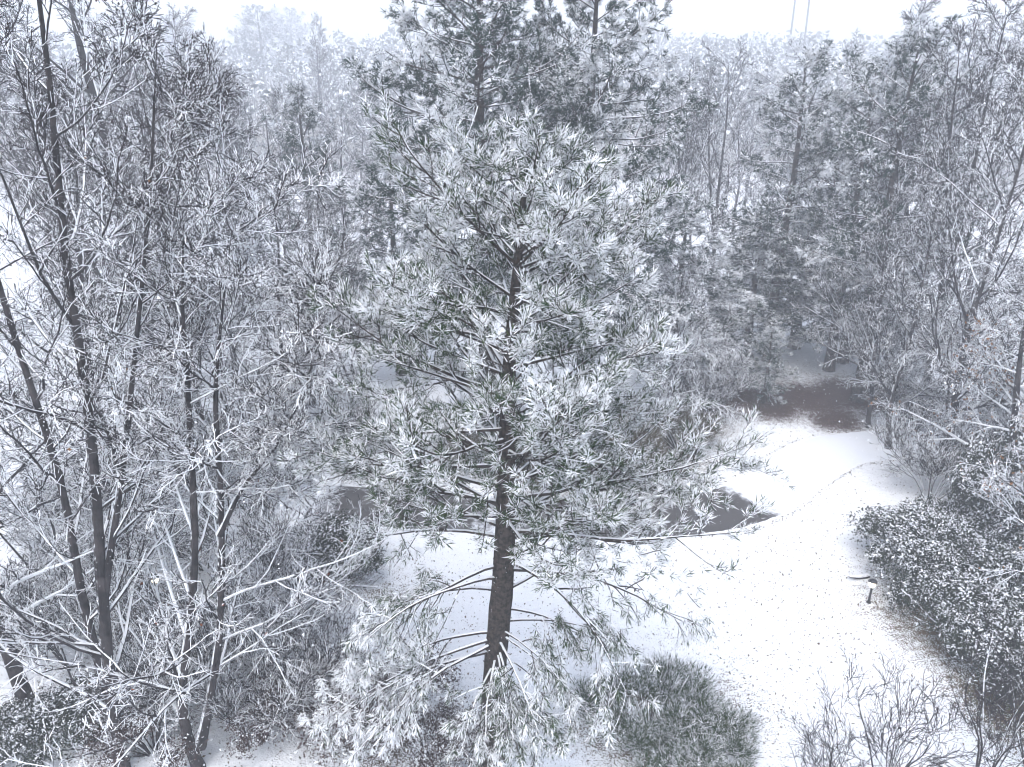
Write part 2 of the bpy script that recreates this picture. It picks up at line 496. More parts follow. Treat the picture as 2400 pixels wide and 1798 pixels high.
def add_tufts(mb, protos, pos, dirs, scale, snow, rng, spread=0.42):
    n = len(pos)
    if n == 0: return
    F = frames(dirs, rng)
    pick = rng.integers(0, len(protos), n)
    for k, pr in enumerate(protos):
        ix = np.where(pick == k)[0]
        if len(ix) == 0: continue
        nb = len(pr)
        V = np.einsum('nij,bvj->nbvi', F[ix], pr) * scale[ix][:, None, None, None] + pos[ix][:, None, None, :]
        cnt = len(ix) * nb
        sv = (snow[ix][:, None] + spread * rng.standard_normal((len(ix), nb))).ravel()
        tv = rng.random(cnt)
        nv = pr.shape[1]; tt = TUFT_T if nv == 4 else np.array([[0, 1, 2]])
        mb.add(V.reshape(-1, 3), tris=(tt[None] + (np.arange(cnt) * nv)[:, None, None]), snow=np.repeat(sv, nv), tint=np.repeat(tv, nv))

def interp_prof(prof, z):
    p = np.array(prof); return np.interp(z, p[:, 0], p[:, 1])
def pine_skeleton(rng, trunk_P, trunk_R, prof, z0, z1, step, per, elev_lo, elev_hi, sag=0.35, up=0.12, irr=0.72, rmin=0.006):
    """limbs in loose whorls around the trunk"""
    zs = []; azs = []
    z = z0; a0 = rng.uniform(0, 6.28)
    while z < z1:
        k = per + rng.integers(-1, 2)
        for i in range(max(k, 2)):
            zs.append(z + rng.normal(0, step * 0.25)); azs.append(a0 + 2 * pi * i / k + rng.normal(0, 0.28))
        a0 += 1.1; z += step * rng.uniform(0.8, 1.2)
    zs = np.clip(np.array(zs), z0 * 0.8, z1); azs = np.array(azs)
    n = len(zs)
    tz = trunk_P[:, 2]
    p0 = np.stack([np.interp(zs, tz, trunk_P[:, i]) for i in range(3)], -1)
    r0 = np.interp(zs, tz, trunk_R)
    f = np.clip((zs - z0) / (z1 - z0), 0, 1)
    el = elev_lo + (elev_hi - elev_lo) * f ** 1.4 + rng.normal(0, 0.12, n)
    L = interp_prof(prof, zs) / np.maximum(np.cos(el), 0.45) * rng.uniform(irr, 1.18, n)
    L = np.maximum(L, 0.25)
    d = np.stack([np.cos(azs) * np.cos(el), np.sin(azs) * np.cos(el), np.sin(el)], -1)
    P = paths(p0, d, L, 10, up, 0.055, rng, sag)
    s = np.linspace(0, 1, 10)[None]
    R = np.clip(np.minimum(r0 * 0.42, 0.012 + L * 0.0105), 0.008, None)[:, None] * (1 - s) + rmin * s
    return P, R

def bare_of(P, cx, cy, prof):
    r = np.hypot(P[:, 0] - cx, P[:, 1] - cy); return r

# --- the near white pine: every limb its own part, the nearest needle tufts their own sub-parts
rng = np.random.default_rng(21)
base = G(1150, 1805)
pine = thing('pine_tree', 'tall snow-dusted pine with dark bare lower trunk standing nearest, in the middle', 'tree', base)
TH = 13.3
tp = curve_pts([(0, 0, -0.15), (0.10, 0.0, 2.5), (0.30, 0.02, 5.2), (0.36, 0.0, 7.6), (0.42, 0.02, 9.4), (0.58, 0.0, 11.4), (0.74, -0.02, TH - 0.15)], 60)
tr = np.interp(tp[:, 2], [0, 2, 5, 8, 10, 12, TH], [0.27, 0.235, 0.205, 0.14, 0.095, 0.045, 0.012])
obj('trunk', trunk_mesh(tp, tr, 22, 'pine_trunk', rng, 0.035, 1.25), pine)
prof = [(5.0, 2.7), (6.2, 3.1), (7.3, 3.0), (8.5, 2.9), (9.7, 2.6), (11, 1.95), (12, 1.15), (12.6, 0.6), (13.2, 0.2)]
LP, LR = pine_skeleton(rng, tp, tr, prof, 6.2, 12.7, 0.38, 5, 0.20, 0.58, sag=0.34, up=0.12)
# limbs that stand out in the photograph: height, azimuth (0 = to the right, -90 = towards the camera), length, elevation, sag
special = [(6.35, 4, 4.7, 0.26, 0.32), (6.6, -14, 4.2, 0.30, 0.30), (6.2, 16, 4.0, 0.30, 0.25), (5.75, 8, 4.4, 0.22, 0.35), (5.95, -22, 4.3, 0.16, 0.30), (5.55, 24, 3.4, 0.05, -0.25), (5.1, -8, 3.9, 0.12, -0.55), (5.3, -30, 3.6, 0.10, -0.6),
           (4.55, 12, 2.4, 0.45, -0.2), (4.2, -12, 2.6, 0.1, -0.35), (6.0, 172, 3.2, 0.35, -0.1), (5.8, 158, 3.4, 0.12, -0.3), (5.2, 192, 3.3, -0.1, -0.35),
           (4.9, 205, 2.9, 0.35, -0.5), (4.6, 178, 2.6, 0.25, -0.5), (3.65, 182, 3.2, 0.05, -0.35), (3.5, 200, 3.6, -0.05, -0.45), (3.4, 214, 3.4, 0.1, -0.6),
           (3.9, -18, 2.2, 0.25, -0.4), (3.6, -40, 2.4, 0.15, -0.5), (3.3, -70, 1.9, 0.15, -0.7), (3.1, -95, 2.0, 0.2, -0.7), (2.9, -60, 1.8, 0.05, -0.8), (2.9, -115, 1.9, 0.15, -0.75),
           (3.2, -85, 1.6, 0.35, -0.6), (2.7, -50, 1.9, 0.1, -0.7), (3.5, -75, 2.3, 0.3, -0.6), (3.7, -55, 2.0, 0.4, -0.5), (2.6, -30, 1.8, 0.2, -0.6), (3.2, 206, 3.6, 0.15, -0.5),  (6.2, -5, 3.5, 0.35, 0.15), (6.4, 176, 3.3, 0.42, 0.1)]
sp = np.array(special)
p0 = np.stack([np.interp(sp[:, 0], tp[:, 2], tp[:, i]) for i in range(3)], -1)
a_ = np.radians(sp[:, 1]); e_ = sp[:, 3]
SPs = []
for i in range(len(sp)):
    SPs.append(paths(p0[i:i + 1], np.array([[cos(a_[i]) * cos(e_[i]), sin(a_[i]) * cos(e_[i]), sin(e_[i])]]), sp[i:i + 1, 2], 10, 0.0 if sp[i, 4] > -0.3 else sp[i, 4] * 0.55, 0.05, rng, max(sp[i, 4], 0)))
SPs = np.concatenate(SPs)
s = np.linspace(0, 1, 10)[None]
SPr = (0.014 + sp[:, 2:3] * 0.0085) * (1 - s) + 0.007 * s
nspecial = len(sp)
LP = np.concatenate([SPs, LP]); LR = np.concatenate([SPr, LR])
nl = len(LP)
limb_len = lengths(LP)
ns = np.clip((limb_len * 4.4).astype(int), 4, 14)
low_front = np.zeros(nl, bool); low_front[:nspecial] = sp[:, 0] < 3.8
ns[low_front] = (ns[low_front] * 1.15).astype(int)
S1, S1R, i1 = spawn(LP, LR, ns, 0.28, 0.99, 0.85, 0.40, 6, rng, up=0.10, wig=0.09, flat=0.55, rk=0.55, rmin=0.0055, lmin=0.22, lmax=1.3)
S2, S2R, i2 = spawn(S1, S1R, 4, 0.25, 1.0, 0.75, 0.48, 4, rng, up=0.12, wig=0.10, flat=0.3, rk=0.6, rmin=0.005, lmin=0.14, lmax=0.5)
low = np.zeros(nl, bool); low[:nspecial] = sp[:, 4] <= -0.3
# drooping tips on the low limbs
dz = np.linspace(0, 1, 6) ** 1.6
S1[low[i1]] -= np.stack([0 * dz, 0 * dz, dz * 0.30], -1)[None]
d4 = np.linspace(0.25, 1, 4) ** 1.4
S2[low[i1[i2]]] -= np.stack([0 * d4, 0 * d4, d4 * 0.22], -1)[None]
protos = [tuft_proto(rng) for _ in range(7)]
tuft_pos = np.concatenate([LP[:, -1], S1[:, -1], S2[:, -1]]); tuft_dir = np.concatenate([LP[:, -1] - LP[:, -2], S1[:, -1] - S1[:, -2], S2[:, -1] - S2[:, -2]])
tuft_limb = np.concatenate([np.arange(nl), i1, i1[i2]])
tuft_dir = norm(tuft_dir) + 0.25 * rng.standard_normal(tuft_dir.shape)
lo_t = low[tuft_limb]
tuft_dir[~lo_t, 2] += 0.35
tuft_dir[lo_t, 2] -= 0.75
# twigs on the two sparse low tiers have lost part of their needles
keep = rng.random(len(tuft_pos)) < np.where((tuft_pos[:, 2] < 6.0) & (tuft_pos[:, 2] > 3.9), 0.8, 0.98)
tuft_pos, tuft_dir, tuft_limb, lo_t = tuft_pos[keep], tuft_dir[keep], tuft_limb[keep], lo_t[keep]
nt = len(tuft_pos)
# sheltered tufts (inside and under the crown) caught less snow
ax = np.interp(tuft_pos[:, 2], tp[:, 2], tp[:, 0])
rr = np.hypot(tuft_pos[:, 0] - ax, tuft_pos[:, 1]) / np.maximum(interp_prof(prof, tuft_pos[:, 2]), 0.5)
limb_sn = 0.10 * rng.standard_normal(nl) + np.where(rng.random(nl) < 0.22, 0.22, -0.05); side_sn = 0.14 * rng.standard_normal(len(S1))
side_of = np.concatenate([np.zeros(nl, int), np.arange(len(S1)), i2])[keep]
tsnow = 0.04 + 0.46 * smooth(0.30, 1.0, rr) + 0.14 * smooth(8, 12.5, tuft_pos[:, 2]) + 0.10 * rng.standard_normal(nt) + limb_sn[tuft_limb] + side_sn[side_of]
frontlow = (tuft_pos[:, 2] < 4.4) & (tuft_pos[:, 1] < 0.2)
tsnow[frontlow] += 0.30
tsnow[(tuft_pos[:, 2] < 5.6) & (tuft_pos[:, 0] > 1.0) & lo_t] -= 0.30
tscale = rng.uniform(0.7, 1.3, nt)
world_p = tuft_pos + base
camd = np.linalg.norm(world_p - np.array([0, 0, CAM_H]), axis=1)
own = np.argsort(camd)[:300]
is_own = np.zeros(nt, bool); is_own[own] = True
limb_objs = []
for i in range(nl):
    mb = MB(); tubes(mb, LP[i], LR[i], 7, snow=[0.5])
    k1 = np.where(i1 == i)[0]
    tubes(mb, S1[k1], S1R[k1], 4, snow=rng.random(len(k1)))
    k2 = np.where(np.isin(i2, k1))[0]
    tubes(mb, S2[k2], S2R[k2], 4, snow=rng.random(len(k2)))
    limb_objs.append(obj('branch', mb.mesh('branch', 'pine_limb'), pine))
tm = []
for k in range(10):
    mb = MB(); add_tufts(mb, [protos[k % 7]], np.zeros((1, 3)), np.array([[0, 0, 1.0]]), np.ones(1), np.array([0.05 + 0.09 * k]), rng)
    tm.append(mb.mesh('needle_tuft', 'needles'))
for j in own:
    k = int(np.clip(round((tsnow[j] - 0.05) / 0.09), 0, 9))
    o = obj('needle_tuft', tm[k], limb_objs[tuft_limb[j]])
    q = Vector(tuft_dir[j]).to_track_quat('Z', 'Y')
    o.rotation_mode = 'QUATERNION'; o.rotation_quaternion = q
    o.location = tuft_pos[j]; o.scale = (tscale[j],) * 3
for i in range(nl):
    k = np.where((tuft_limb == i) & ~is_own)[0]
    if len(k) == 0: continue
    mb = MB(); add_tufts(mb, protos, tuft_pos[k], tuft_dir[k], tscale[k], tsnow[k], rng)
    obj('needles', mb.mesh('needles', 'needles'), limb_objs[i], 'stuff')
# cones still hanging on the low right limbs
mb = MB()
cp = S1[low[i1]][:, 4][::5] - np.array([0, 0, 0.04])
n = len(cp)
V = cp[:, None, :] + OCT[None] * np.array([0.022, 0.022, 0.05])
mb.add(V, tris=(OCT_T[None] + (np.arange(n) * 6)[:, None, None]))
obj('cones', mb.mesh('cones', 'pod'), pine, 'stuff')

# --- the pines behind: four shared crowns
def make_pine(seed, height, rad0, prof, z0, step, per, elo, ehi, sag, tuft_s, nb, w, snow0, mat, nside_k=3.4, ntw=4, split=False, keep_p=1.0, bend=(0, 0), heavy=0.2):
    rng = np.random.default_rng(seed)
    K = 26
    tp = curve_pts([(0, 0, -0.2), (bend[0] * 0.3 + rng.normal(0, 0.08), bend[1] * 0.3, height * 0.33), (bend[0] * 0.6 + rng.normal(0, 0.1), bend[1] * 0.6, height * 0.66), (bend[0], bend[1], height - 0.1)], K)
    tr = rad0 * np.clip(1 - tp[:, 2] / height, 0, 1) ** 0.8 + 0.02
    tmesh = trunk_mesh(tp, tr, 10, 'pine_trunk', rng, 0.03)
    LP, LR = pine_skeleton(rng, tp, tr, prof, z0, height - 0.3, step, per, elo, ehi, sag=sag, up=0.10, irr=0.5, rmin=0.012)
    ns = np.clip((lengths(LP) * nside_k).astype(int), 4, 14)
    S1, S1R, i1 = spawn(LP, LR, ns, 0.25, 0.99, 0.85, 0.40, 5, rng, up=0.05, wig=0.09, flat=0.5, rk=0.55, rmin=0.010, lmin=0.3, lmax=1.6)
    S2, S2R, i2 = spawn(S1, S1R, ntw, 0.25, 1.0, 0.75, 0.45, 3, rng, up=0.05, wig=0.10, flat=0.3, rk=0.6, rmin=0.008, lmin=0.2, lmax=0.7)
    pos = np.concatenate([LP[:, -1], S1[:, -1], S2[:, -1], S2[:, 1]]); dr = np.concatenate([LP[:, -1] - LP[:, -2], S1[:, -1] - S1[:, -2], S2[:, -1] - S2[:, -2], S2[:, -1] - S2[:, -2]])
    limb = np.concatenate([np.arange(len(LP)), i1, i1[i2], i1[i2]]); side = np.concatenate([np.zeros(len(LP), int), np.arange(len(S1)), i2, i2])
    if keep_p < 1:
        k = rng.random(len(pos)) < keep_p; pos, dr, limb, side = pos[k], dr[k], limb[k], side[k]
    dr = norm(dr) + 0.3 * rng.standard_normal(dr.shape); dr[:, 2] -= 0.10
    ax = np.stack([np.interp(pos[:, 2], tp[:, 2], tp[:, i]) for i in (0, 1)], -1)
    rr = np.hypot(*(pos[:, :2] - ax).T) / np.maximum(interp_prof(prof, pos[:, 2]), 0.5)
    sn = snow0 + 0.45 * smooth(0.40, 1.05, rr) + 0.16 * smooth(height * 0.45, height, pos[:, 2]) + 0.10 * rng.standard_normal(len(pos))
    sn += (0.10 * rng.standard_normal(len(LP)) + np.where(rng.random(len(LP)) < heavy, 0.50, -0.04))[limb] + (0.20 * rng.standard_normal(len(S1)))[side]
    pr = [tuft_proto(rng, nb, tuft_s, w, (0.3, 1.25), tuft_s * 0.7, True) for _ in range(6)]
    sc_ = rng.uniform(0.8, 1.25, len(pos))
    def wood(i):
        mb = MB(); tubes(mb, LP[i], LR[i], 5, snow=rng.random(len(i))); k = np.where(np.isin(i1, i))[0]; tubes(mb, S1[k], S1R[k], 3, snow=rng.random(len(k)))
        return mb.mesh('branch' if len(i) == 1 else 'branches', 'pine_limb')
    def green(k):
        mb = MB(); add_tufts(mb, pr, pos[k], dr[k], sc_[k], sn[k], rng, 0.30); return mb.mesh('needles', mat)
    if split:
        return tmesh, [(wood(np.array([i])), green(np.where(limb == i)[0])) for i in range(len(LP))]
    return tmesh, [(wood(np.arange(len(LP))), green(np.arange(len(pos))))]
def place_pine(meshes, label, loc, rotz=0.0, scale=1.0, group=None, name='pine_tree'):
    t = thing(name, label, 'tree', (loc[0], loc[1], float(terrain(loc[0], loc[1]))), rotz, scale, group)
    obj('trunk', meshes[0], t)
    for wm, gm2 in meshes[1]:
        one = len(meshes[1]) > 1
        b = obj('branch' if one else 'branches', wm, t, None if one else 'stuff'); obj('needles', gm2, b if one else t, 'stuff')
    return t
PB1 = make_pine(101, 19.0, 0.34, [(5, 2.8), (7, 4.0), (9, 4.5), (11, 4.4), (13, 3.8), (14.5, 3.1), (16, 2.3), (18, 1.1), (19, 0.3)], 5.0, 0.66, 5, 0.06, 0.62, 0.50, 0.18, 15, 0.016, -0.08, 'needles_blue', 4.0, split=True)
PB2 = make_pine(102, 17.4, 0.32, [(4, 2.8), (6, 3.7), (9, 4.0), (11, 3.8), (13, 3.2), (14.5, 2.4), (16, 1.3), (17.3, 0.4)], 4.0, 0.64, 5, 0.05, 0.60, 0.55, 0.18, 15, 0.016, -0.12, 'needles_blue', 4.0, split=True)
PM1 = make_pine(103, 14.5, 0.24, [(4, 2.2), (6, 3.3), (8, 3.4), (10, 2.6), (11.5, 2.6), (13.2, 1.7), (14.5, 0.5)], 4.2, 0.72, 4, 0.05, 0.8, 0.50, 0.20, 12, 0.018, 0.0, 'needles_blue', 3.6, heavy=0.3)
PM2 = make_pine(104, 12.5, 0.20, [(1.5, 2.2), (3, 3.0), (5, 2.9), (8, 2.2), (10.5, 1.3), (12.3, 0.35)], 1.8, 0.60, 4, 0.0, 0.75, 0.55, 0.20, 13, 0.018, -0.16, 'needles_blue', 3.6, heavy=0.25)
PBF = make_pine(105, 18.0, 0.34, [(5, 3.4), (8, 4.9), (11, 5.0), (14, 4.2), (16, 2.8), (17.5, 1.0)], 5.0, 0.9, 5, 0.15, 0.8, 0.4, 0.40, 9, 0.04, 0.10, 'needles_blue', 2.4, 3)
place_pine(PB1, 'huge dark snowy pine behind the nearest pine, left one of the tall pair', D(1135, 28.0), 0.4, 1.0, 'tall pines behind the nearest pine')
place_pine(PB2, 'huge bluish snowy pine behind the nearest pine, right one of the tall pair', D(1395, 29.5), 2.0, 1.0, 'tall pines behind the nearest pine')
gp = 'pines over the red-brown bed'
place_pine(PM1, 'slender snowy pine with a straight bare trunk at the right of the red-brown bed', G(2008, 938), 0.3, 1.02, gp)
place_pine(PM1, 'pale snowy pine with a round airy top, left of the slender pines on the right', G(1800, 845), 2.2, (1.05, 1.05, 0.98), gp)
place_pine(PM1, 'snowy pine with thin leaning trunk just behind the red-brown bed', G(1942, 868), 4.0, 0.95, gp)
place_pine(PM2, 'dense dark pine with low spreading boughs behind the red-brown bed', G(1860, 815), 1.0, (1.25, 1.25, 0.80), gp)
place_pine(PM2, 'low dark pine with drooping boughs just behind the slender bare trunks', G(1975, 850), 2.7, (1.15, 1.15, 0.66), gp)
place_pine(PM2, 'low dark pine left of the slender bare trunks, boughs touching the ground', G(1745, 850), 5.1, (1.05, 1.05, 0.58), gp)
place_pine(PM2, 'low broad pine with heavy white boughs between the big pines and the right group', D(1640, 36), 3.1, (1.2, 1.2, 0.62), gp)
place_pine(PM2, 'small waist-high pine weighed down with snow at the edge of the red-brown bed', G(1788, 945), 0.0, (0.42, 0.42, 0.28), gp, 'young_pine')
place_pine(PM2, 'narrow snowy pine standing alone in the bare wood on the left', D(690, 42), 0.9, (0.9, 0.9, 1.03))
place_pine(PM2, 'short snowy pine half hidden left of the big pines', D(900, 36), 2.4, (1.0, 1.0, 0.86))
place_pine(PBF, 'faint round-topped pine in the haze at upper left, larger of the two', D(615, 215), 1.1, (1.5, 1.5, 1.15), 'faint hazy pines')
place_pine(PBF, 'faint round-topped pine in the haze at upper left, smaller and farther left', D(425, 250), 0.1, (1.4, 1.4, 1.1), 'faint hazy pines')
place_pine(PBF, 'very faint pine deep in the haze right of the larger faint pine', D(690, 290), 2.6, (1.6, 1.6, 1.15), 'faint hazy pines')
place_pine(PM1, 'hazy pine behind the leafless trees at the upper right edge', D(2120, 62), 0.7, 1.0)

# ------------------------------------------------------------------ leafless trees
def stem_line(ctrl, r0, r1, K=18):
    P = curve_pts(ctrl, K); s = np.linspace(0, 1, K)
    return P, r0 * (1 - s) ** 0.85 + r1
def bare_parts(seed, stems, n1, n2, n3, n4, ang=(0.75, 0.7, 0.7, 0.65), ratio=(0.45, 0.45, 0.42, 0.45), up=(0.14, 0.10, 0.06, 0.02), rmin=0.0072, t1=0.22, lmax1=6.0, flat=0.0, S=9, trunk_mat='trunk', split=False, snow_bias=0.0, wig=0.10):
    rng = np.random.default_rng(seed)
    P0 = np.stack([s[0] for s in stems]); R0 = np.stack([s[1] for s in stems])
    A, AR, ia = spawn(P0, R0, n1, t1, 0.99, ang[0], ratio[0], 9, rng, up=up[0], wig=wig * 0.7, rk=0.42, rmin=rmin * 1.2, lmin=0.7, lmax=lmax1, taper=0.65, flat=flat)
    B, BR, ib = spawn(A, AR, n2, 0.15, 0.99, ang[1], ratio[1], 6, rng, up=up[1], wig=wig, rk=0.55, rmin=rmin * 1.15, lmin=0.4, lmax=3.2, flat=flat)
    C, CR, ic = spawn(B, BR, n3, 0.15, 1.0, ang[2], ratio[2], 4, rng, up=up[2], wig=wig * 1.2, rk=0.6, rmin=rmin, lmin=0.3, lmax=1.5, flat=flat)
    T, TR, it = spawn(C, CR, n4, 0.12, 1.0, ang[3], ratio[3], 2, rng, up=up[3], wig=wig * 1.5, rk=0.7, rmin=rmin * 0.85, lmin=0.16, lmax=0.6)
    out = {'tips': T[:, -1], 'mids': C[:, 2]}
    out['trunk'] = [trunk_mesh(s[0], s[1], S, trunk_mat, rng, 0.04) for s in stems]
    sb = lambda n: np.clip(rng.random(n) + snow_bias, 0, 1.3)
    if split:
        out['branch'] = []
        for i in range(len(A)):
            mb = MB(); tubes(mb, A[i], AR[i], 6, snow=[0.5 + snow_bias])
            k = np.where(ib == i)[0]; tubes(mb, B[k], BR[k], 4, snow=sb(len(k)))
            out['branch'].append(mb.mesh('branch', 'bark'))
        mb = MB()
    else:
        mb = MB(); tubes(mb, A, AR, 5, snow=sb(len(A))); tubes(mb, B, BR, 4, snow=sb(len(B)))
        out['branch'] = [mb.mesh('branches', 'bark')]; mb = MB()
    if split == 'both':
        mb2 = MB(); tubes(mb2, A, AR, 5, snow=sb(len(A))); tubes(mb2, B, BR, 4, snow=sb(len(B)))
        out['joined'] = mb2.mesh('branches', 'bark')
    tubes(mb, C, CR, 3, snow=sb(len(C))); tubes(mb, T, TR, 3, snow=sb(len(T)))
    out['twigs'] = mb.mesh('twigs', 'bark')
    return out
def place_bare(parts, label, loc, rotz=0.0, scale=1.0, group=None, name='bare_tree', cat='tree', extra=()):
    t = thing(name, label, cat, (loc[0], loc[1], float(terrain(loc[0], loc[1]))), rotz, scale, group)
    for m in parts['trunk']: obj('trunk' if cat == 'tree' else 'stem', m, t)
    if 'joined' in parts and np.hypot(loc[0], loc[1]) > 30:
        obj('branches', parts['joined'], t, 'stuff')
    else:
        split = len(parts['branch']) > 1
        for m in parts['branch']: obj('branch' if split else 'branches', m, t, None if split else 'stuff')
    obj('twigs', parts['twigs'], t, 'stuff')
    for nm, m in extra: obj(nm, m, t, 'stuff')
    return t
def pods_mesh(pts, n, size, seed, name='seed_pods', mat='pod'):
    rng = np.random.default_rng(seed); k = rng.choice(len(pts), min(n, len(pts)), replace=False)
    mb = MB(); blobs(mb, pts[k], size, rng); return mb.mesh(name, mat)
def leaf_mesh(pts, n, size, seed, mat, jit=0.06, zmin=None, zmax=None, name='leaves'):
    rng = np.random.default_rng(seed)
    if zmax is not None: pts = pts[pts[:, 2] < zmax]
    if zmin is not None: pts = pts[pts[:, 2] > zmin]
    k = rng.choice(len(pts), n, replace=True)
    pos = pts[k] + jit * rng.standard_normal((n, 3))
    mb = MB(); leaves(mb, pos, rand_dirs(n, rng), np.full(n, size), rng, rng.random(n), aspect=0.7); return mb.mesh(name, mat)

def sway(rng, h, lean, r0, r1, n=6, amp=0.12):
    c = [(0, 0, -0.15)]
    for i in range(1, n):
        f = i / (n - 1)
        c.append((lean[0] * f + rng.normal(0, amp), lean[1] * f + rng.normal(0, amp), h * f))
    return stem_line(c, r0, r1)
# --- the near leafless trees on the left
rng = np.random.default_rng(5)
b1 = G(285, 1800)
stems = [stem_line([(0, 0, -0.15), (0.1, 0.1, 2.0), (0.35, 0.2, 4.5), (0.75, 0.3, 8), (0.95, 0.3, 11), (1.35, 0.2, 14), (1.6, 0.1, 17)], 0.135, 0.010),
         stem_line([(-0.05, 0.3, 1.2), (-0.35, 0.6, 3.6), (-0.35, 0.8, 6.5), (-0.55, 0.8, 9.5), (-0.6, 0.7, 12.5), (-0.4, 0.6, 15.5)], 0.095, 0.008),
         stem_line([(0.3, 0.2, 4.2), (0.95, 0.5, 6.6), (1.6, 0.7, 9.2), (2.3, 0.8, 12), (2.8, 0.8, 14.3)], 0.075, 0.008)]
L1 = bare_parts(11, stems, 21, 8, 7, 4, ang=(0.80, 0.70, 0.75, 0.7), up=(0.16, 0.08, 0.03, -0.02), split=True, ratio=(0.34, 0.48, 0.52, 0.55), t1=0.12, wig=0.13)
tips = L1['tips']
place_bare(L1, 'tall multi-stemmed leafless tree with dark seed pods at the left edge', b1, extra=[('seed_pods', pods_mesh(tips[tips[:, 2] > 9], 1500, 0.022, 1)), ('leaves', leaf_mesh(tips, 26, 0.09, 2, 'autumn'))])
b2 = G(470, 1800)
stems = [stem_line([(0, 0, -0.15), (-0.18, 0.05, 0.9), (-0.10, 0.1, 2.2), (0.24, 0.2, 3.6), (0.60, 0.2, 5.4), (0.82, 0.2, 7.2), (1.02, 0.2, 9.2), (1.15, 0.1, 10.2), (1.42, 0.0, 11.6)], 0.115, 0.008),
         stem_line([(0.03, 0.1, 0.5), (0.45, 0.2, 2.0), (0.80, 0.3, 3.6), (1.15, 0.4, 6.2), (1.33, 0.45, 8.4), (1.60, 0.5, 9.8), (2.0, 0.5, 11.4)], 0.095, 0.008),
         stem_line([(1.05, 0.35, 5.6), (1.6, 0.4, 6.6), (2.4, 0.4, 7.6), (3.1, 0.5, 9.0), (3.6, 0.5, 10.6)], 0.05, 0.008)]
L2 = bare_parts(12, stems, 22, 8, 7, 4, ang=(0.95, 0.75, 0.8, 0.7), up=(0.14, 0.06, 0.03, 0.0), split=True, ratio=(0.40, 0.48, 0.52, 0.55), t1=0.14, lmax1=4.6, snow_bias=0.1, wig=0.13)
place_bare(L2, 'leafless tree with two dark forked stems and wide snowy crown left of the nearest pine', b2, extra=[('leaves', leaf_mesh(L2['tips'], 40, 0.085, 3, 'russet', zmax=7))])
b3 = G(80, 1690)
stems = [stem_line([(0, 0, -0.15), (-0.25, 0.1, 3), (-0.5, 0.2, 6), (-0.9, 0.3, 9), (-1.0, 0.3, 12), (-0.9, 0.3, 14.5)], 0.15, 0.010)]
L3 = bare_parts(13, stems, 30, 8, 7, 4, ang=(1.05, 0.7, 0.75, 0.7), up=(0.02, 0.02, 0.0, -0.02), ratio=(0.32, 0.48, 0.52, 0.55), t1=0.12, lmax1=4.2, snow_bias=0.1, wig=0.13)
place_bare(L3, 'leafless tree leaning left with low drooping boughs at the lower left edge', b3)

# --- shared crowns for the wood behind
def generic(seed, h, r0, kind, rmin, n=(26, 7, 7, 5)):
    rng = np.random.default_rng(seed)
    if kind == 'upright':
        st = [sway(rng, h, rng.normal(0, 0.5, 2), r0, 0.014)]
        st.append((lambda P, R: (P, R))(*stem_line([st[0][0][5], st[0][0][5] + np.array([0.5, 0.2, h * 0.18]), st[0][0][5] + np.array([1.0, 0.3, h * 0.4]), st[0][0][5] + np.array([1.3, 0.3, h * 0.62])], r0 * 0.6, 0.014)))
        return bare_parts(seed, st, n[0] // 2, n[1], n[2], n[3], ang=(0.62, 0.6, 0.65, 0.65), up=(0.22, 0.12, 0.08, 0.02), ratio=(0.36, 0.48, 0.52, 0.55), wig=0.14, rmin=rmin, S=7, t1=0.22, lmax1=5.0, snow_bias=-0.15, split='both')
    if kind == 'spread':
        st = [sway(rng, h, rng.normal(0, 0.6, 2), r0, 0.014)]
        return bare_parts(seed, st, n[0], n[1], n[2], n[3], ang=(0.9, 0.75, 0.75, 0.7), up=(0.12, 0.06, 0.03, 0.0), ratio=(0.42, 0.48, 0.52, 0.55), wig=0.14, rmin=rmin, S=7, t1=0.16, lmax1=5.0, snow_bias=-0.1, split='both')
    if kind == 'arch':
        st = [sway(rng, h, np.array([0.9, -0.2]), r0, 0.012), sway(rng, h * 0.9, np.array([-0.9, 0.3]), r0 * 0.8, 0.012), sway(rng, h * 0.85, np.array([2.0, 0.2]), r0 * 0.8, 0.012)]
        return bare_parts(seed, st, n[0] // 3, n[1], n[2], n[3], ang=(0.95, 0.7, 0.7, 0.65), up=(-0.03, -0.05, -0.04, -0.04), ratio=(0.55, 0.5, 0.5, 0.5), rmin=rmin, S=6, t1=0.15, lmax1=4.5, snow_bias=0.1, split='both')
GU = generic(31, 15.5, 0.15, 'upright', 0.0095)
GU2 = generic(32, 14.0, 0.12, 'upright', 0.0095)
GS = generic(33, 13.0, 0.14, 'spread', 0.0092)
GS2 = generic(34, 11.5, 0.12, 'spread', 0.0092)
GA = generic(35, 6.5, 0.06, 'arch', 0.0082)
GB = generic(36, 19.0, 0.36, 'spread', 0.012, (26, 7, 6, 4))
place_bare(GB, 'massive leafless tree with thick dark limbs leaving the picture at upper left', D(235, 33), 0.6, 1.0, name='bare_tree')
pk = {'U': GU, 'V': GU2, 'S': GS, 'T': GS2}
gl = 'leafless trees of the left wood'
gr_ = 'leafless trees of the right wood'
gm_ = 'leafless trees behind the pines'
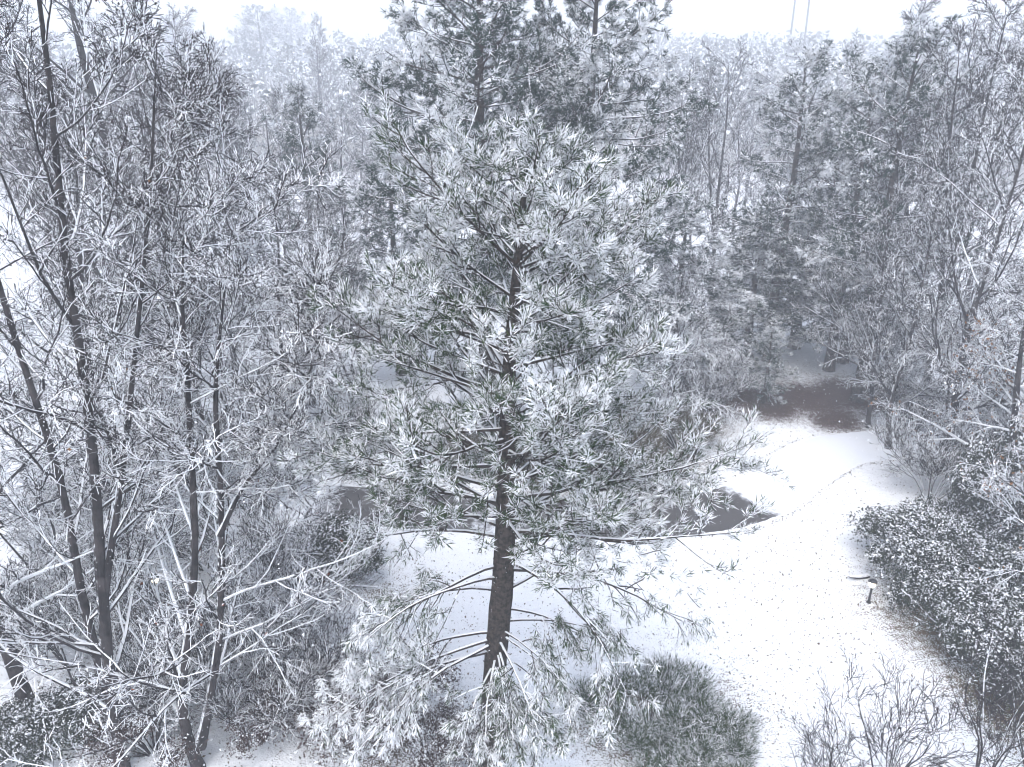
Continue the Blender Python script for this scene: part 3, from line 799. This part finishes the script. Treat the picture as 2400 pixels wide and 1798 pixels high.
wood = [  # kind, photo column, distance, turn, scale, group, label
    ('S', 60, 21, 0.3, 0.95, gl, 'leafless tree behind the leaning tree at the left edge'),
    ('U', 330, 24, 1.3, 0.90, gl, 'upright leafless tree just behind the two left foreground trees'),
    ('T', 560, 27, 2.0, 0.86, gl, 'spreading leafless tree below the narrow lone pine, nearest to the viewer there'),
    ('V', 150, 29, 2.9, 1.00, gl, 'upright leafless tree in front of the massive dark-limbed tree'),
    ('T', 430, 31, 0.8, 1.02, gl, 'leafless tree between the massive tree and the narrow lone pine'),
    ('S', 240, 26, 4.8, 0.80, gl, 'leafless tree low behind the tall multi-stemmed tree'),
    ('T', 800, 34, 4.2, 0.74, gl, 'short leafless tree by the white clearing left of the nearest pine'),
    ('S', 320, 39, 5.2, 1.0, gl, 'grey leafless tree deep in the left wood, right of the massive tree'),
    ('V', 520, 44, 1.7, 0.98, gl, 'grey upright leafless tree close to the left side of the lone pine'),
    ('U', 40, 40, 3.6, 1.05, gl, 'grey upright leafless tree deep in the wood at the far left edge'),
    ('T', 610, 52, 0.2, 1.0, gl, 'grey spreading leafless tree peeping out behind the lone pine'),
    ('S', 780, 50, 2.2, 0.80, gl, 'leafless tree in the gap between the lone pine and the big pines'),
    ('S', 870, 58, 3.3, 0.88, gl, 'leafless tree close against the left side of the big pines'),
    ('T', 980, 44, 1.0, 0.85, gm_, 'leafless tree hidden behind the left flank of the big pines'),
    ('U', 420, 58, 0.9, 1.05, gl, 'pale upright leafless tree under the smaller faint pine'),
    ('V', 270, 62, 2.4, 1.15, gl, 'pale leafless tree with fine crown behind the massive tree'),
    ('S', 120, 60, 4.4, 1.15, gl, 'pale leafless tree at the back of the wood, upper left corner'),
    ('T', 340, 50, 5.6, 1.15, gl, 'pale rounded leafless tree at the top of the left wood'),
    ('U', 745, 110, 1.4, 1.15, gl, 'tall faint leafless tree right of the large faint pine'),
    ('V', 540, 76, 3.0, 1.0, gl, 'pale leafless tree in front of the larger faint pine'),
    ('V', 1605, 46, 0.5, 0.92, gm_, 'slim leafless tree against the haze just right of the big pines'),
    ('U', 1715, 48, 2.2, 0.90, gm_, 'slim leafless tree with clear straight trunk left of the pale round-topped pine'),
    ('S', 1560, 62, 1.2, 0.80, gm_, 'pale leafless tree half behind the right flank of the big pines'),
    ('T', 1900, 56, 4.9, 0.95, gm_, 'leafless tree in the haze between the two right pine tops'),
    ('S', 1960, 42, 3.9, 0.85, gr_, 'leafless tree tangled among the slender pines on the right'),
    ('U', 2120, 39, 0.4, 1.0, gr_, 'upright leafless tree right of the slender pines, with forked top'),
    ('V', 2215, 36, 1.9, 1.05, gr_, 'upright leafless tree in the middle of the right wood'),
    ('U', 2330, 31, 3.0, 1.0, gr_, 'tall leafless tree near the right edge, stems fanning out of the picture'),
    ('S', 2410, 26, 0.7, 1.05, gr_, 'leafless tree cut by the right edge above the orange-leaved tree'),
    ('S', 2140, 33, 5.5, 0.84, gr_, 'spreading leafless tree right of the red-brown bed'),
    ('T', 2260, 28, 2.6, 0.84, gr_, 'low spreading leafless tree at the bend of the snowy path'),
    ('T', 2190, 30, 4.1, 0.70, gr_, 'low leafless tree just right of the rightmost bare pine trunk'),
    ('T', 2330, 36, 0.9, 1.0, gr_, 'spreading leafless tree behind the tall one near the right edge'),
    ('V', 2060, 50, 5.0, 1.02, gr_, 'pale leafless tree rising behind the slender pines'),
    ('U', 2270, 52, 0.1, 1.0, gr_, 'pale upright leafless tree at the back of the right wood'),
    ('S', 2390, 46, 2.0, 1.15, gr_, 'pale leafless tree at the back of the wood, upper right corner'),
    ('T', 2180, 64, 3.3, 1.15, gr_, 'very pale leafless tree topping the right wood below the ridge'),
    ('V', 2010, 86, 1.1, 1.1, gr_, 'very pale slim leafless tree right of the twin-pole mast'),
    ('S', 1780, 82, 0.6, 1.0, gm_, 'very pale leafless tree left of the round-topped pine'),
    ('T', 1660, 58, 2.8, 0.85, gm_, 'pale spreading leafless tree in the gap right of the big pines'),
    ('S', 1760, 66, 3.6, 0.85, gm_, 'pale leafless tree behind the slim straight-trunked one'),
    ('T', 1840, 47, 1.5, 0.80, gm_, 'leafless tree filling the gap left of the slender pines'),
    ('T', 730, 62, 5.0, 0.95, gl, 'pale leafless tree just right of the narrow lone pine'),
    ('S', 830, 72, 0.4, 0.9, gl, 'pale leafless tree in the haze left of the big pines'),
    ('T', 660, 33, 1.1, 0.72, gl, 'short leafless tree on the snow below the lone pine, to its left'),
    ('S', 100, 34, 2.0, 0.95, gl, 'leafless tree deep in the wood behind the leaning tree'),
]
for (k, px, d, rz, s, g, lab) in wood:
    place_bare(pk[k], lab, D(px, d), rz, s, g)
ga = 'arching leafless small trees'
place_bare(GA, 'small leafless tree arching low over the lawn right of the big pines', G(1530, 1010), 0.1, 1.0, ga, 'small_tree')
place_bare(GA, 'small white-twigged tree left of the dark spreading pine', G(1600, 900), 1.2, 1.0, ga, 'small_tree')
place_bare(GA, 'small white-twigged tree behind the left flank of the nearest pine', G(830, 960), 2.9, 0.9, ga, 'small_tree')
place_bare(GA, 'small white-twigged tree right of the young snowy pine', G(2120, 985), 3.4, 0.8, ga, 'small_tree')
place_bare(GA, 'small tangled tree on the snow between the left trees and the nearest pine', G(690, 1150), 4.4, 0.75, ga, 'small_tree')
place_bare(GA, 'small tangled tree behind the two forked stems', G(380, 1190), 0.5, 0.8, ga, 'small_tree')
place_bare(GA, 'small white-twigged tree in the snow clearing behind the forked stems', G(540, 1040), 1.9, 1.0, ga, 'small_tree')
place_bare(GA, 'small white-twigged tree far back in the clearing on the left', G(250, 1010), 3.0, 1.05, ga, 'small_tree')
place_bare(GA, 'small snowy tree crowding the right edge of the path bend', G(2200, 1080), 0.8, 1.0, ga, 'small_tree')
place_bare(GA, 'small snowy tree behind the path bend at the right', G(2300, 1010), 2.0, 1.1, ga, 'small_tree')
place_bare(GA, 'small snowy tree in the left foreground beneath the multi-stemmed tree', G(130, 1480), 1.0, 0.75, ga, 'small_tree')
place_bare(GA, 'small tangled tree at the left edge beside the snow clearing', G(90, 1230), 5.4, 0.85, ga, 'small_tree')

# --- the orange-leaved tree at the right edge
b4 = G(2330, 1190)
stems = [stem_line([(0, 0, -0.15), (0.15, 0, 2.0), (0.55, 0, 4.5), (0.9, 0.1, 7.0), (1.2, 0.1, 9.5), (1.3, 0.1, 12)], 0.24, 0.012),
         stem_line([(0.2, 0.1, 2.2), (-0.3, -0.1, 4.2), (-0.6, -0.2, 6.0), (-0.8, -0.2, 8.2)], 0.12, 0.010),
         stem_line([(0.3, 0.0, 3.0), (1.2, -0.2, 4.6), (2.0, -0.2, 6.6), (2.6, -0.2, 9.0)], 0.13, 0.010)]
R1 = bare_parts(15, stems, 18, 9, 6, 4, ang=(1.1, 0.75, 0.75, 0.7), up=(-0.02, 0.0, 0.0, -0.02), split=True, ratio=(0.36, 0.45, 0.45, 0.5), t1=0.08, lmax1=4.2, snow_bias=0.1, rmin=0.0075)
place_bare(R1, 'dark-trunked tree still holding some orange leaves at the right edge', b4, extra=[('leaves', leaf_mesh(R1['tips'], 1800, 0.10, 4, 'autumn', zmax=7)), ('seed_pods', pods_mesh(R1['mids'], 300, 0.025, 9))])
b5 = G(2420, 1420)
stems = [stem_line([(0, 0, -0.15), (-0.2, 0.1, 1.6), (-0.5, 0.2, 3.2), (-0.7, 0.2, 5.4)], 0.12, 0.010), stem_line([(0.1, 0, 0.5), (0.2, -0.4, 2.4), (-0.2, -0.7, 4.4), (-0.4, -0.8, 6.0)], 0.10, 0.010)]
R2 = bare_parts(16, stems, 13, 7, 5, 3, ang=(1.0, 0.75, 0.75, 0.7), up=(0.02, 0.0, 0.0, 0.0), ratio=(0.5, 0.45, 0.45, 0.5), t1=0.15, lmax1=3.0, snow_bias=0.1)
place_bare(R2, 'small tree with dry orange-brown leaves growing out of the right evergreen shrubs', b5, extra=[('leaves', leaf_mesh(R2['tips'], 600, 0.085, 6, 'autumn'))])

# ------------------------------------------------------------------ shrubs
def shrub_parts(seed, rx, ry, h, n, leaf, mat, snow0, lumps=26, per=6, aspect=0.45, depth=0.75, stems=70, upk=0.30, spray=None):
    rng = np.random.default_rng(seed)
    # a mound made of overlapping lumps of foliage
    a = rng.uniform(0, 2 * pi, lumps); rr = np.sqrt(rng.random(lumps)) * 0.88
    lc = np.stack([np.cos(a) * rr * rx, np.sin(a) * rr * ry, h * (0.30 + 0.42 * (1 - rr ** 2) * rng.uniform(0.7, 1.1, lumps))], -1)
    lr = rng.uniform(0.12, 0.36, lumps) * min(rx, ry) * 1.15
    k = rng.integers(0, lumps, n)
    d = rand_dirs(n, rng); d[:, 2] = np.abs(d[:, 2]) * 0.9 - 0.25 * rng.random(n)
    d = norm(d)
    rad = 1 - depth * rng.random(n) ** 1.6
    cp = lc[k] + d * (lr[k] * rad)[:, None] * np.array([1, 1, h / max(rx, ry) * 0.75 + 0.35])
    cp[:, 2] = np.maximum(cp[:, 2], 0.04 + 0.1 * rng.random(n))
    pos = np.repeat(cp, per, 0) + leaf * 1.1 * rng.standard_normal((n * per, 3))
    nr = norm(np.repeat(d, per, 0) * 0.6 + np.array([0, 0, 0.5]) + 0.7 * rng.standard_normal((n * per, 3)))
    pos[:, 2] = np.maximum(pos[:, 2], 0.03)
    sn = np.repeat(snow0 + upk * (rad - 0.85) / 0.4 + upk * (cp[:, 2] / h - 0.5) + 0.30 * rng.standard_normal(n), per) + 0.10 * rng.standard_normal(n * per)
    mb = MB()
    if spray:
        pr = [tuft_proto(rng, 12, spray, 0.006, (0.2, 1.1), spray * 0.9, True) for _ in range(5)]
        add_tufts(mb, pr, cp, d + np.array([0, 0, 0.5]), rng.uniform(0.6, 1.4, n), sn[::per], rng, 0.25)
    else:
        leaves(mb, pos, nr, leaf * rng.uniform(0.8, 2.0, n * per), rng, sn, aspect=aspect)
    fol = mb.mesh('foliage', mat)
    e = cp[rng.choice(n, stems, replace=False)]
    p0 = np.stack([e[:, 0] * 0.12, e[:, 1] * 0.12, np.full(stems, -0.05)], -1)
    P = paths(p0, e - p0 + np.array([0, 0, 0.3 * h]), np.linalg.norm(e - p0, axis=1) * 1.05, 6, -0.05, 0.06, rng)
    R = np.linspace(0.022, 0.006, 6)[None].repeat(stems, 0)
    mb = MB(); tubes(mb, P, R, 4, snow=rng.random(stems))
    return fol, mb.mesh('stems', 'bark')
def place_shrub(parts, label, loc, rotz=0.0, scale=1.0, group=None, name='evergreen_shrub'):
    t = thing(name, label, 'shrub', loc, rotz, scale, group)
    obj('foliage', parts[0], t, 'stuff'); obj('stems', parts[1], t, 'stuff')
    return t
SE = shrub_parts(41, 1.9, 1.9, 2.0, 5200, 0.058, 'evergreen', 0.10)
SE2 = shrub_parts(42, 1.7, 1.7, 1.5, 4200, 0.058, 'evergreen', 0.02)
SO = shrub_parts(43, 1.9, 1.7, 1.7, 3800, 0.055, 'olive', -0.10, spray=0.17)
SJ = shrub_parts(44, 2.3, 1.8, 0.9, 4200, 0.055, 'needles', 0.10, spray=0.15)
SP_ = shrub_parts(45, 1.6, 1.5, 1.7, 3600, 0.040, 'purple', 0.14, depth=0.8)
gh = 'evergreen shrubs along the right side of the lawn'
place_shrub(SE, 'rounded dark evergreen shrub whose snowy flank juts into the lawn on the right', G(2150, 1345), 0.2, 1.0, gh)
place_shrub(SE2, 'dark evergreen shrub just below the jutting one on the right', G(2230, 1480), 1.3, 0.95, gh)
place_shrub(SE, 'dark evergreen shrub at the right edge behind the bare branches', G(2370, 1400), 2.5, 1.05, gh)
place_shrub(SE2, 'very dark evergreen shrub at the right edge, lowest of its row', G(2385, 1590), 4.0, 1.0, gh)
place_shrub(SE2, 'snowy evergreen shrub beneath the orange-leaved tree', G(2260, 1260), 5.0, 0.9, gh)
place_shrub(SE, 'tall dark evergreen shrub at the right edge under the orange-leaved tree', G(2400, 1290), 3.3, (1.15, 1.15, 1.9), gh)
place_shrub(SE2, 'dark evergreen shrub at the path bend, farthest of the right row', G(2330, 1150), 0.7, (1.1, 1.1, 1.4), gh)
go_ = 'olive shrubs under the big pines'
place_shrub(SO, 'olive-brown shrub right behind the nearest pine trunk', G(1310, 1130), 0.4, 1.0, go_, 'olive_shrub')
place_shrub(SO, 'olive-brown shrub in the middle of the dark clump beyond the path', G(1470, 1110), 1.9, 1.1, go_, 'olive_shrub')
place_shrub(SO, 'olive-brown shrub at the right end of the dark clump beyond the path', G(1590, 1050), 3.4, 0.95, go_, 'olive_shrub')
place_shrub(SO, 'olive-brown shrub farthest back in the dark clump under the big pines', G(1420, 1030), 5.0, (1.2, 1.2, 1.1), go_, 'olive_shrub')
place_shrub(SO, 'olive-brown shrub left of the nearest pine trunk beyond the path', G(1120, 1090), 2.6, 0.9, go_, 'olive_shrub')
place_shrub(SJ, 'low spreading dark green shrub at the bottom, right of the nearest pine', G(1520, 1715), 0.1, 0.95)
place_shrub(SJ, 'flat snow-speckled green shrub at the bottom edge nearest the lawn', G(1660, 1760), 2.4, 0.7)
place_shrub(SE2, 'dark green snow-flecked shrub left of the nearest pine trunk', G(770, 1345), 0.8, 1.0)
place_shrub(SP_, 'dense purple-brown shrub at the bottom, left of the nearest pine trunk', G(880, 1690), 0.0, 1.15, None, 'brown_shrub')
place_shrub(SP_, 'purple-brown shrub at the bottom edge close to the pine foot', G(1010, 1790), 2.0, 0.8, None, 'brown_shrub')
place_shrub(SE2, 'dark snowy shrub at the bottom left between the left tree trunks', G(190, 1740), 3.0, 0.8)
place_shrub(SP_, 'dark brown shrub behind the foot of the forked tree', G(390, 1560), 4.0, 0.95, None, 'brown_shrub')
place_shrub(SP_, 'dark brown shrub at the bottom edge between the forked tree and the multi-stemmed tree', G(360, 1760), 5.2, 0.85, None, 'brown_shrub')
place_shrub(SP_, 'dark brown shrub on the left, below the small lit lamp', G(300, 1500), 2.6, 0.9, None, 'brown_shrub')
place_shrub(SP_, 'brown shrub left of the purple-brown one at the bottom', G(640, 1690), 1.6, 0.9, None, 'brown_shrub')
place_shrub(SE2, 'small dark shrub in the bottom left corner', G(10, 1760), 1.0, 0.6)

def shoots(seed, n, h, spread, rmin=0.0045, n2=3, n3=2, snow_bias=-0.75):
    rng = np.random.default_rng(seed)
    st = []
    for i in range(n):
        a = rng.uniform(0, 2 * pi); l = rng.uniform(0.2, 1.0) * spread
        hh = h * rng.uniform(0.65, 1.1)
        st.append(stem_line([(0.12 * cos(a), 0.12 * sin(a), -0.1), (l * 0.4 * cos(a) + rng.normal(0, .06), l * 0.4 * sin(a), hh * 0.4), (l * 0.7 * cos(a) + rng.normal(0, .08), l * 0.7 * sin(a), hh * 0.72), (l * cos(a), l * sin(a), hh)], 0.016, 0.006, 12))
    return bare_parts(seed, st, 6, n2, n3, 2, ang=(0.55, 0.6, 0.6, 0.6), up=(0.12, 0.1, 0.05, 0.0), ratio=(0.40, 0.45, 0.5, 0.5), rmin=rmin, S=5, t1=0.2, lmax1=1.6, trunk_mat='bark', snow_bias=snow_bias)
SH = shoots(51, 9, 3.2, 1.3)
gsx = 'thin leafless shrubs at the bottom right'
place_bare(SH, 'thin upright leafless shrub at the bottom edge, rightmost and densest', G(2290, 1850), 0.0, 1.0, gsx, 'twiggy_shrub', 'shrub')
place_bare(SH, 'thin leafless shrub at the bottom edge with two long shoots over the lawn', G(2070, 1890), 1.4, 0.9, gsx, 'twiggy_shrub', 'shrub')
place_bare(SH, 'thin leafless shrub in the bottom right corner', G(2420, 1800), 2.9, 0.95, gsx, 'twiggy_shrub', 'shrub')
place_bare(SH, 'small sparse leafless shrub at the bottom edge, leftmost on the lawn', G(1930, 1900), 4.1, 0.75, gsx, 'twiggy_shrub', 'shrub')
SHS = shoots(52, 10, 2.4, 1.6, 0.007, 5, 5, 0.0)
place_bare(SHS, 'snowy tangle of thin stems left of the pine foot', G(640, 1600), 0.0, 1.0, None, 'twiggy_shrub', 'shrub')
place_bare(SHS, 'snowy tangle of thin stems behind the green shrub on the left', G(620, 1380), 2.0, 1.1, None, 'twiggy_shrub', 'shrub')
place_bare(SHS, 'snowy tangle of thin stems at the foot of the left edge trees', G(170, 1560), 3.7, 1.0, None, 'twiggy_shrub', 'shrub')
place_bare(SHS, 'snowy tangle of thin stems across the path, right of the olive shrubs', G(1660, 960), 1.1, 1.1, None, 'twiggy_shrub', 'shrub')

SHD = shoots(53, 12, 1.9, 1.7, 0.0065, 5, 4, -0.1)
gu = 'low twiggy undergrowth'
for lab, px, py, rz, sc_ in [
    ('twiggy undergrowth on the snow below the two forked stems', 560, 1500, 0.3, 1.0),
    ('twiggy undergrowth between the forked tree and the multi-stemmed tree', 360, 1680, 1.4, 1.0),
    ('twiggy undergrowth right of the foot of the forked tree', 590, 1740, 2.2, 1.0),
    ('twiggy undergrowth left of the small lit lamp among the left trees', 280, 1400, 3.3, 1.1),
    ('twiggy undergrowth right of the small lit lamp among the left trees', 480, 1330, 4.0, 1.0),
    ('twiggy undergrowth by the left edge just above the leaning tree foot', 40, 1520, 5.1, 1.1),
    ('twiggy undergrowth on the snow clearing at the left, near its front', 200, 1250, 0.9, 1.2),
    ('twiggy undergrowth between the small tangled trees on the left', 540, 1200, 2.7, 1.1),
    ('twiggy undergrowth beyond the path, left of the nearest pine', 900, 1090, 1.9, 1.1),
    ('twiggy undergrowth behind the clearing left of the nearest pine', 700, 1020, 3.8, 1.2),
    ('twiggy undergrowth at the far right behind the path bend', 2340, 1060, 0.6, 1.2),
    ('twiggy undergrowth just right of the red-brown bed', 2140, 1010, 4.6, 1.1),
    ('twiggy undergrowth in front of the orange-leaved tree', 2180, 1170, 2.0, 1.1),
    ('twiggy undergrowth at the left end of the red-brown bed', 1640, 990, 5.7, 1.0),
    ('twiggy undergrowth behind the red-brown bed among the pine trunks', 2080, 890, 3.0, 1.3),
    ('twiggy undergrowth left of the purple-brown shrub', 740, 1640, 1.2, 0.9)]:
    place_bare(SHD, lab, G(px, py), rz, sc_, gu, 'undergrowth_shrub', 'shrub')
# ------------------------------------------------------------------ small things on the ground
def path_lamp(label, loc):
    t = thing('path_lamp', label, 'lamp', loc, 0.3, 1.0, 'path lamps')
    th = 2 * pi * np.arange(12) / 12
    def lathe(prof, name, mat, parent):
        mb = MB(); p = np.array(prof)
        V = np.stack([p[:, 0][:, None] * np.cos(th), p[:, 0][:, None] * np.sin(th), p[:, 1][:, None] * np.ones(12)], -1)
        i = np.arange(len(p) - 1)[:, None] * 12; j = np.arange(12)[None]; j2 = (j + 1) % 12
        mb.add(V, quads=np.stack([i + j, i + j2, i + 12 + j2, i + 12 + j], -1).reshape(-1, 4)); return obj(name, mb.mesh(name, mat, True), parent)
    lathe([(0.001, -0.05), (0.07, -0.05), (0.07, 0.02), (0.035, 0.05), (0.03, 0.50), (0.05, 0.52), (0.001, 0.525)], 'post', 'lamp_metal', t)
    g = lathe([(0.001, 0.526), (0.055, 0.53), (0.085, 0.58), (0.085, 0.64), (0.06, 0.69), (0.001, 0.70)], 'lamp_globe', 'lamp_glow', t)
    lathe([(0.001, 0.775), (0.05, 0.765), (0.12, 0.715), (0.125, 0.70), (0.001, 0.703)], 'cap', 'lamp_metal', t)
    return t
path_lamp('small lit lamp glowing between the stems of the left trees', G(372, 1402))
path_lamp('small lit lamp on the lawn beside the right evergreen shrubs', G(2036, 1412))
mb = MB(); rngl = np.random.default_rng(8)
lp = paths(np.zeros((1, 3)) + np.array([[0, 0, 0.06]]), np.array([[-1, -0.1, 0.12]]), np.array([0.75]), 7, 0.05, 0.10, rngl)
tubes(mb, lp, np.array([[0.085, 0.09, 0.075, 0.07, 0.05, 0.04, 0.01]]), 9, rng=rngl, bark=0.06)
lg = tag(obj('fallen_log', mb.mesh('fallen_log', 'trunk', True)), 'short dark fallen log poking out from under the jutting evergreen shrub', 'log')
lg.location = G(2035, 1352)

# fallen leaves and grass blades showing through the thin snow of the lawn
rng = np.random.default_rng(61)
n = 80000
x = rng.uniform(-13, 15, n); y = rng.uniform(8, 38, n)
clump = 0.5 + 0.5 * np.sin(x * 1.3 + 2 * np.sin(y * 0.9)) * np.sin(y * 1.1 + 1.5 * np.sin(x * 0.7))
k = rng.random(n) < (0.18 + 0.30 * clump + 0.55 * ground_quick_bare(x, y)) * np.where(y < 22, 1.0, 0.6)
# keep the path itself clear
dp = np.min(np.hypot(x[k][:, None] - C2[None, ::2, 0], y[k][:, None] - C2[None, ::2, 1]), axis=1)
xx, yy = x[k][dp > WP - 0.05], y[k][dp > WP - 0.05]
m_ = 1500; pi_ = rng.integers(0, 159, m_); sgn = np.where(rng.random(m_) < 0.5, -1, 1); off = sgn * (WP + np.abs(rng.normal(0, 0.10, m_)) - 0.03)
ep = C2[pi_] + sd[pi_] * off[:, None] + tn[pi_] * rng.uniform(-0.3, 0.3, m_)[:, None]
xx = np.concatenate([xx, ep[:, 0]]); yy = np.concatenate([yy, ep[:, 1]])
n = len(xx)
nr = norm(np.stack([rng.normal(0, 0.7, n), rng.normal(0, 0.7, n), np.ones(n)], -1))
mb = MB(); leaves(mb, np.stack([xx, yy, np.full(n, 0.018)], -1), nr, rng.uniform(0.025, 0.085, n), rng, np.zeros(n), aspect=0.45)
lo = obj('fallen_leaves', mb.mesh('fallen_leaves', 'litter'), kind='stuff')
lo['label'] = 'dark leaf and grass specks showing through thin snow on the lawn'; lo['category'] = 'leaf litter'

# ------------------------------------------------------------------ far woods and mast
rng = np.random.default_rng(71)
def far_wood(n, dmin, dmax, name, label, seed, mm, lf):
    rng = np.random.default_rng(seed)
    mb = MB()
    d = rng.uniform(dmin, dmax, n); a = rng.uniform(-0.95, 0.95, n)
    x = d * np.sin(a); y = d * np.cos(a); z = terrain(x, y)
    h = rng.uniform(9, 14, n)
    tP = np.stack([np.stack([x, y, z - 0.5], -1), np.stack([x + rng.normal(0, .3, n), y, z + h * 0.5], -1), np.stack([x, y, z + h * 0.95], -1)], 1)
    tubes(mb, tP, np.array([0.22, 0.15, 0.04])[None].repeat(n, 0), 4)
    m = mm
    u = rng.random((n, m)); ang = rng.uniform(0, 2 * pi, (n, m))
    hz = 0.28 + 0.72 * u
    rad = (0.30 * h)[:, None] * np.sqrt(np.clip(1 - ((hz - 0.6) / 0.45) ** 2, 0.02, 1)) * np.sqrt(rng.random((n, m)))
    pos = np.stack([x[:, None] + rad * np.cos(ang), y[:, None] + rad * np.sin(ang), z[:, None] + h[:, None] * hz], -1).reshape(-1, 3)
    leaves(mb, pos, rand_dirs(n * m, rng), np.full(n * m, lf), rng, np.full(n * m, 0.30) + 0.25 * rng.standard_normal(n * m), aspect=0.5)
    o = obj(name, mb.mesh(name, 'evergreen'), kind='stuff')
    o['label'] = label; o['category'] = 'woods'
far_wood(460, 110, 230, 'hazy_woods', 'hazy wooded slope fading into the snowfall behind the trees', 72, 90, 0.95)
far_wood(620, 230, 400, 'distant_woods', 'distant wooded ridge almost lost in the white sky', 73, 50, 1.7)
rng = np.random.default_rng(75)
n = 3600
dd = 42 + 90 * rng.random(n) ** 1.4; aa = rng.uniform(-0.72, 0.72, n)
ux = dd * np.sin(aa); uy = dd * np.cos(aa)
d3 = norm(np.stack([rng.normal(0, 0.45, n), rng.normal(0, 0.45, n), np.ones(n)], -1))
UP = paths(np.stack([ux, uy, terrain(ux, uy) - 0.1], -1), d3, rng.uniform(1.2, 4.5, n), 3, 0, 0.22, rng)
UR = np.linspace(0.020, 0.008, 3)[None].repeat(n, 0)
C_, CR_, _i = spawn(UP, UR, 4, 0.25, 1.0, 0.7, 0.5, 2, rng, rmin=0.009, rk=0.7, lmin=0.5, lmax=2.0)
mb = MB(); tubes(mb, UP, UR, 3, snow=rng.random(n)); tubes(mb, C_, CR_, 3, snow=rng.random(len(C_)))
ub = obj('underbrush', mb.mesh('underbrush', 'bark'), kind='stuff')
ub['label'] = 'tangled snowy underbrush on the floor of the far wood'; ub['category'] = 'underbrush'
mp = D(1862, 210); mz = float(terrain(mp[0], mp[1]))
ms = thing('power_pole', 'faint twin-pole mast beyond the wooded ridge at upper right', 'mast', (mp[0], mp[1], mz))
for sx in (-1.6, 1.6):
    mb = MB(); tubes(mb, np.array([[(sx * 1.25, 0, -1), (sx * 1.1, 0, 14), (sx, 0, 32)]]), np.array([[0.28, 0.24, 0.16]]), 8); obj('pole', mb.mesh('pole', 'mast', True), ms)
mb = MB(); tubes(mb, np.array([[(-5, 0, 30.5), (0, 0, 30.5), (5, 0, 30.5)]]), np.array([[0.16, 0.18, 0.16]]), 6); obj('crossarm', mb.mesh('crossarm', 'mast'), ms)

# ------------------------------------------------------------------ falling snow and haze
rng = np.random.default_rng(81)
n = 24000
fp = np.stack([rng.uniform(-19, 19, n), rng.uniform(3.5, 24, n), rng.uniform(0.1, 17.0, n)], -1)
tet = np.array([[1, 1, 1], [1, -1, -1], [-1, 1, -1], [-1, -1, 1]], float) / 1.7
tet_t = np.array([[0, 1, 2], [0, 3, 1], [0, 2, 3], [1, 3, 2]])
sz = rng.uniform(0.004, 0.009, n)
Fm = frames(rand_dirs(n, rng), rng)
V = np.einsum('nij,vj->nvi', Fm, tet * np.array([1, 1, 1.5])) * sz[:, None, None] + fp[:, None, :]
mb = MB(); mb.add(V, tris=(tet_t[None] + (np.arange(n) * 4)[:, None, None]))
fo = obj('falling_snow', mb.mesh('falling_snow', 'flake'), kind='stuff')
fo['label'] = 'white snowflakes falling through the air'; fo['category'] = 'snow'

hm = bpy.data.materials.new('haze_air'); hm.use_nodes = True
hn = hm.node_tree; hn.nodes.clear()
ho = hn.nodes.new('ShaderNodeOutputMaterial'); hv = hn.nodes.new('ShaderNodeVolumePrincipled')
hv.inputs['Color'].default_value = (0.91, 0.94, 1.0, 1)
hv.inputs['Density'].default_value = HAZE_DENSITY
hv.inputs['Anisotropy'].default_value = 0.0
hn.links.new(hv.outputs['Volume'], ho.inputs['Volume'])
x0, x1, y0, y1, z0, z1 = -440, 440, -30, 665, -2.0, 50.0
mb = MB()
mb.add(np.array([[x0, y0, z0], [x1, y0, z0], [x1, y1, z0], [x0, y1, z0], [x0, y0, z1], [x1, y0, z1], [x1, y1, z1], [x0, y1, z1]], float),
       quads=np.array([[0, 3, 2, 1], [4, 5, 6, 7], [0, 1, 5, 4], [1, 2, 6, 5], [2, 3, 7, 6], [3, 0, 4, 7]]))
hz = obj('haze', mb.mesh('haze', hm), kind='stuff')
hz['label'] = 'pale snow haze filling the air'; hz['category'] = 'haze'
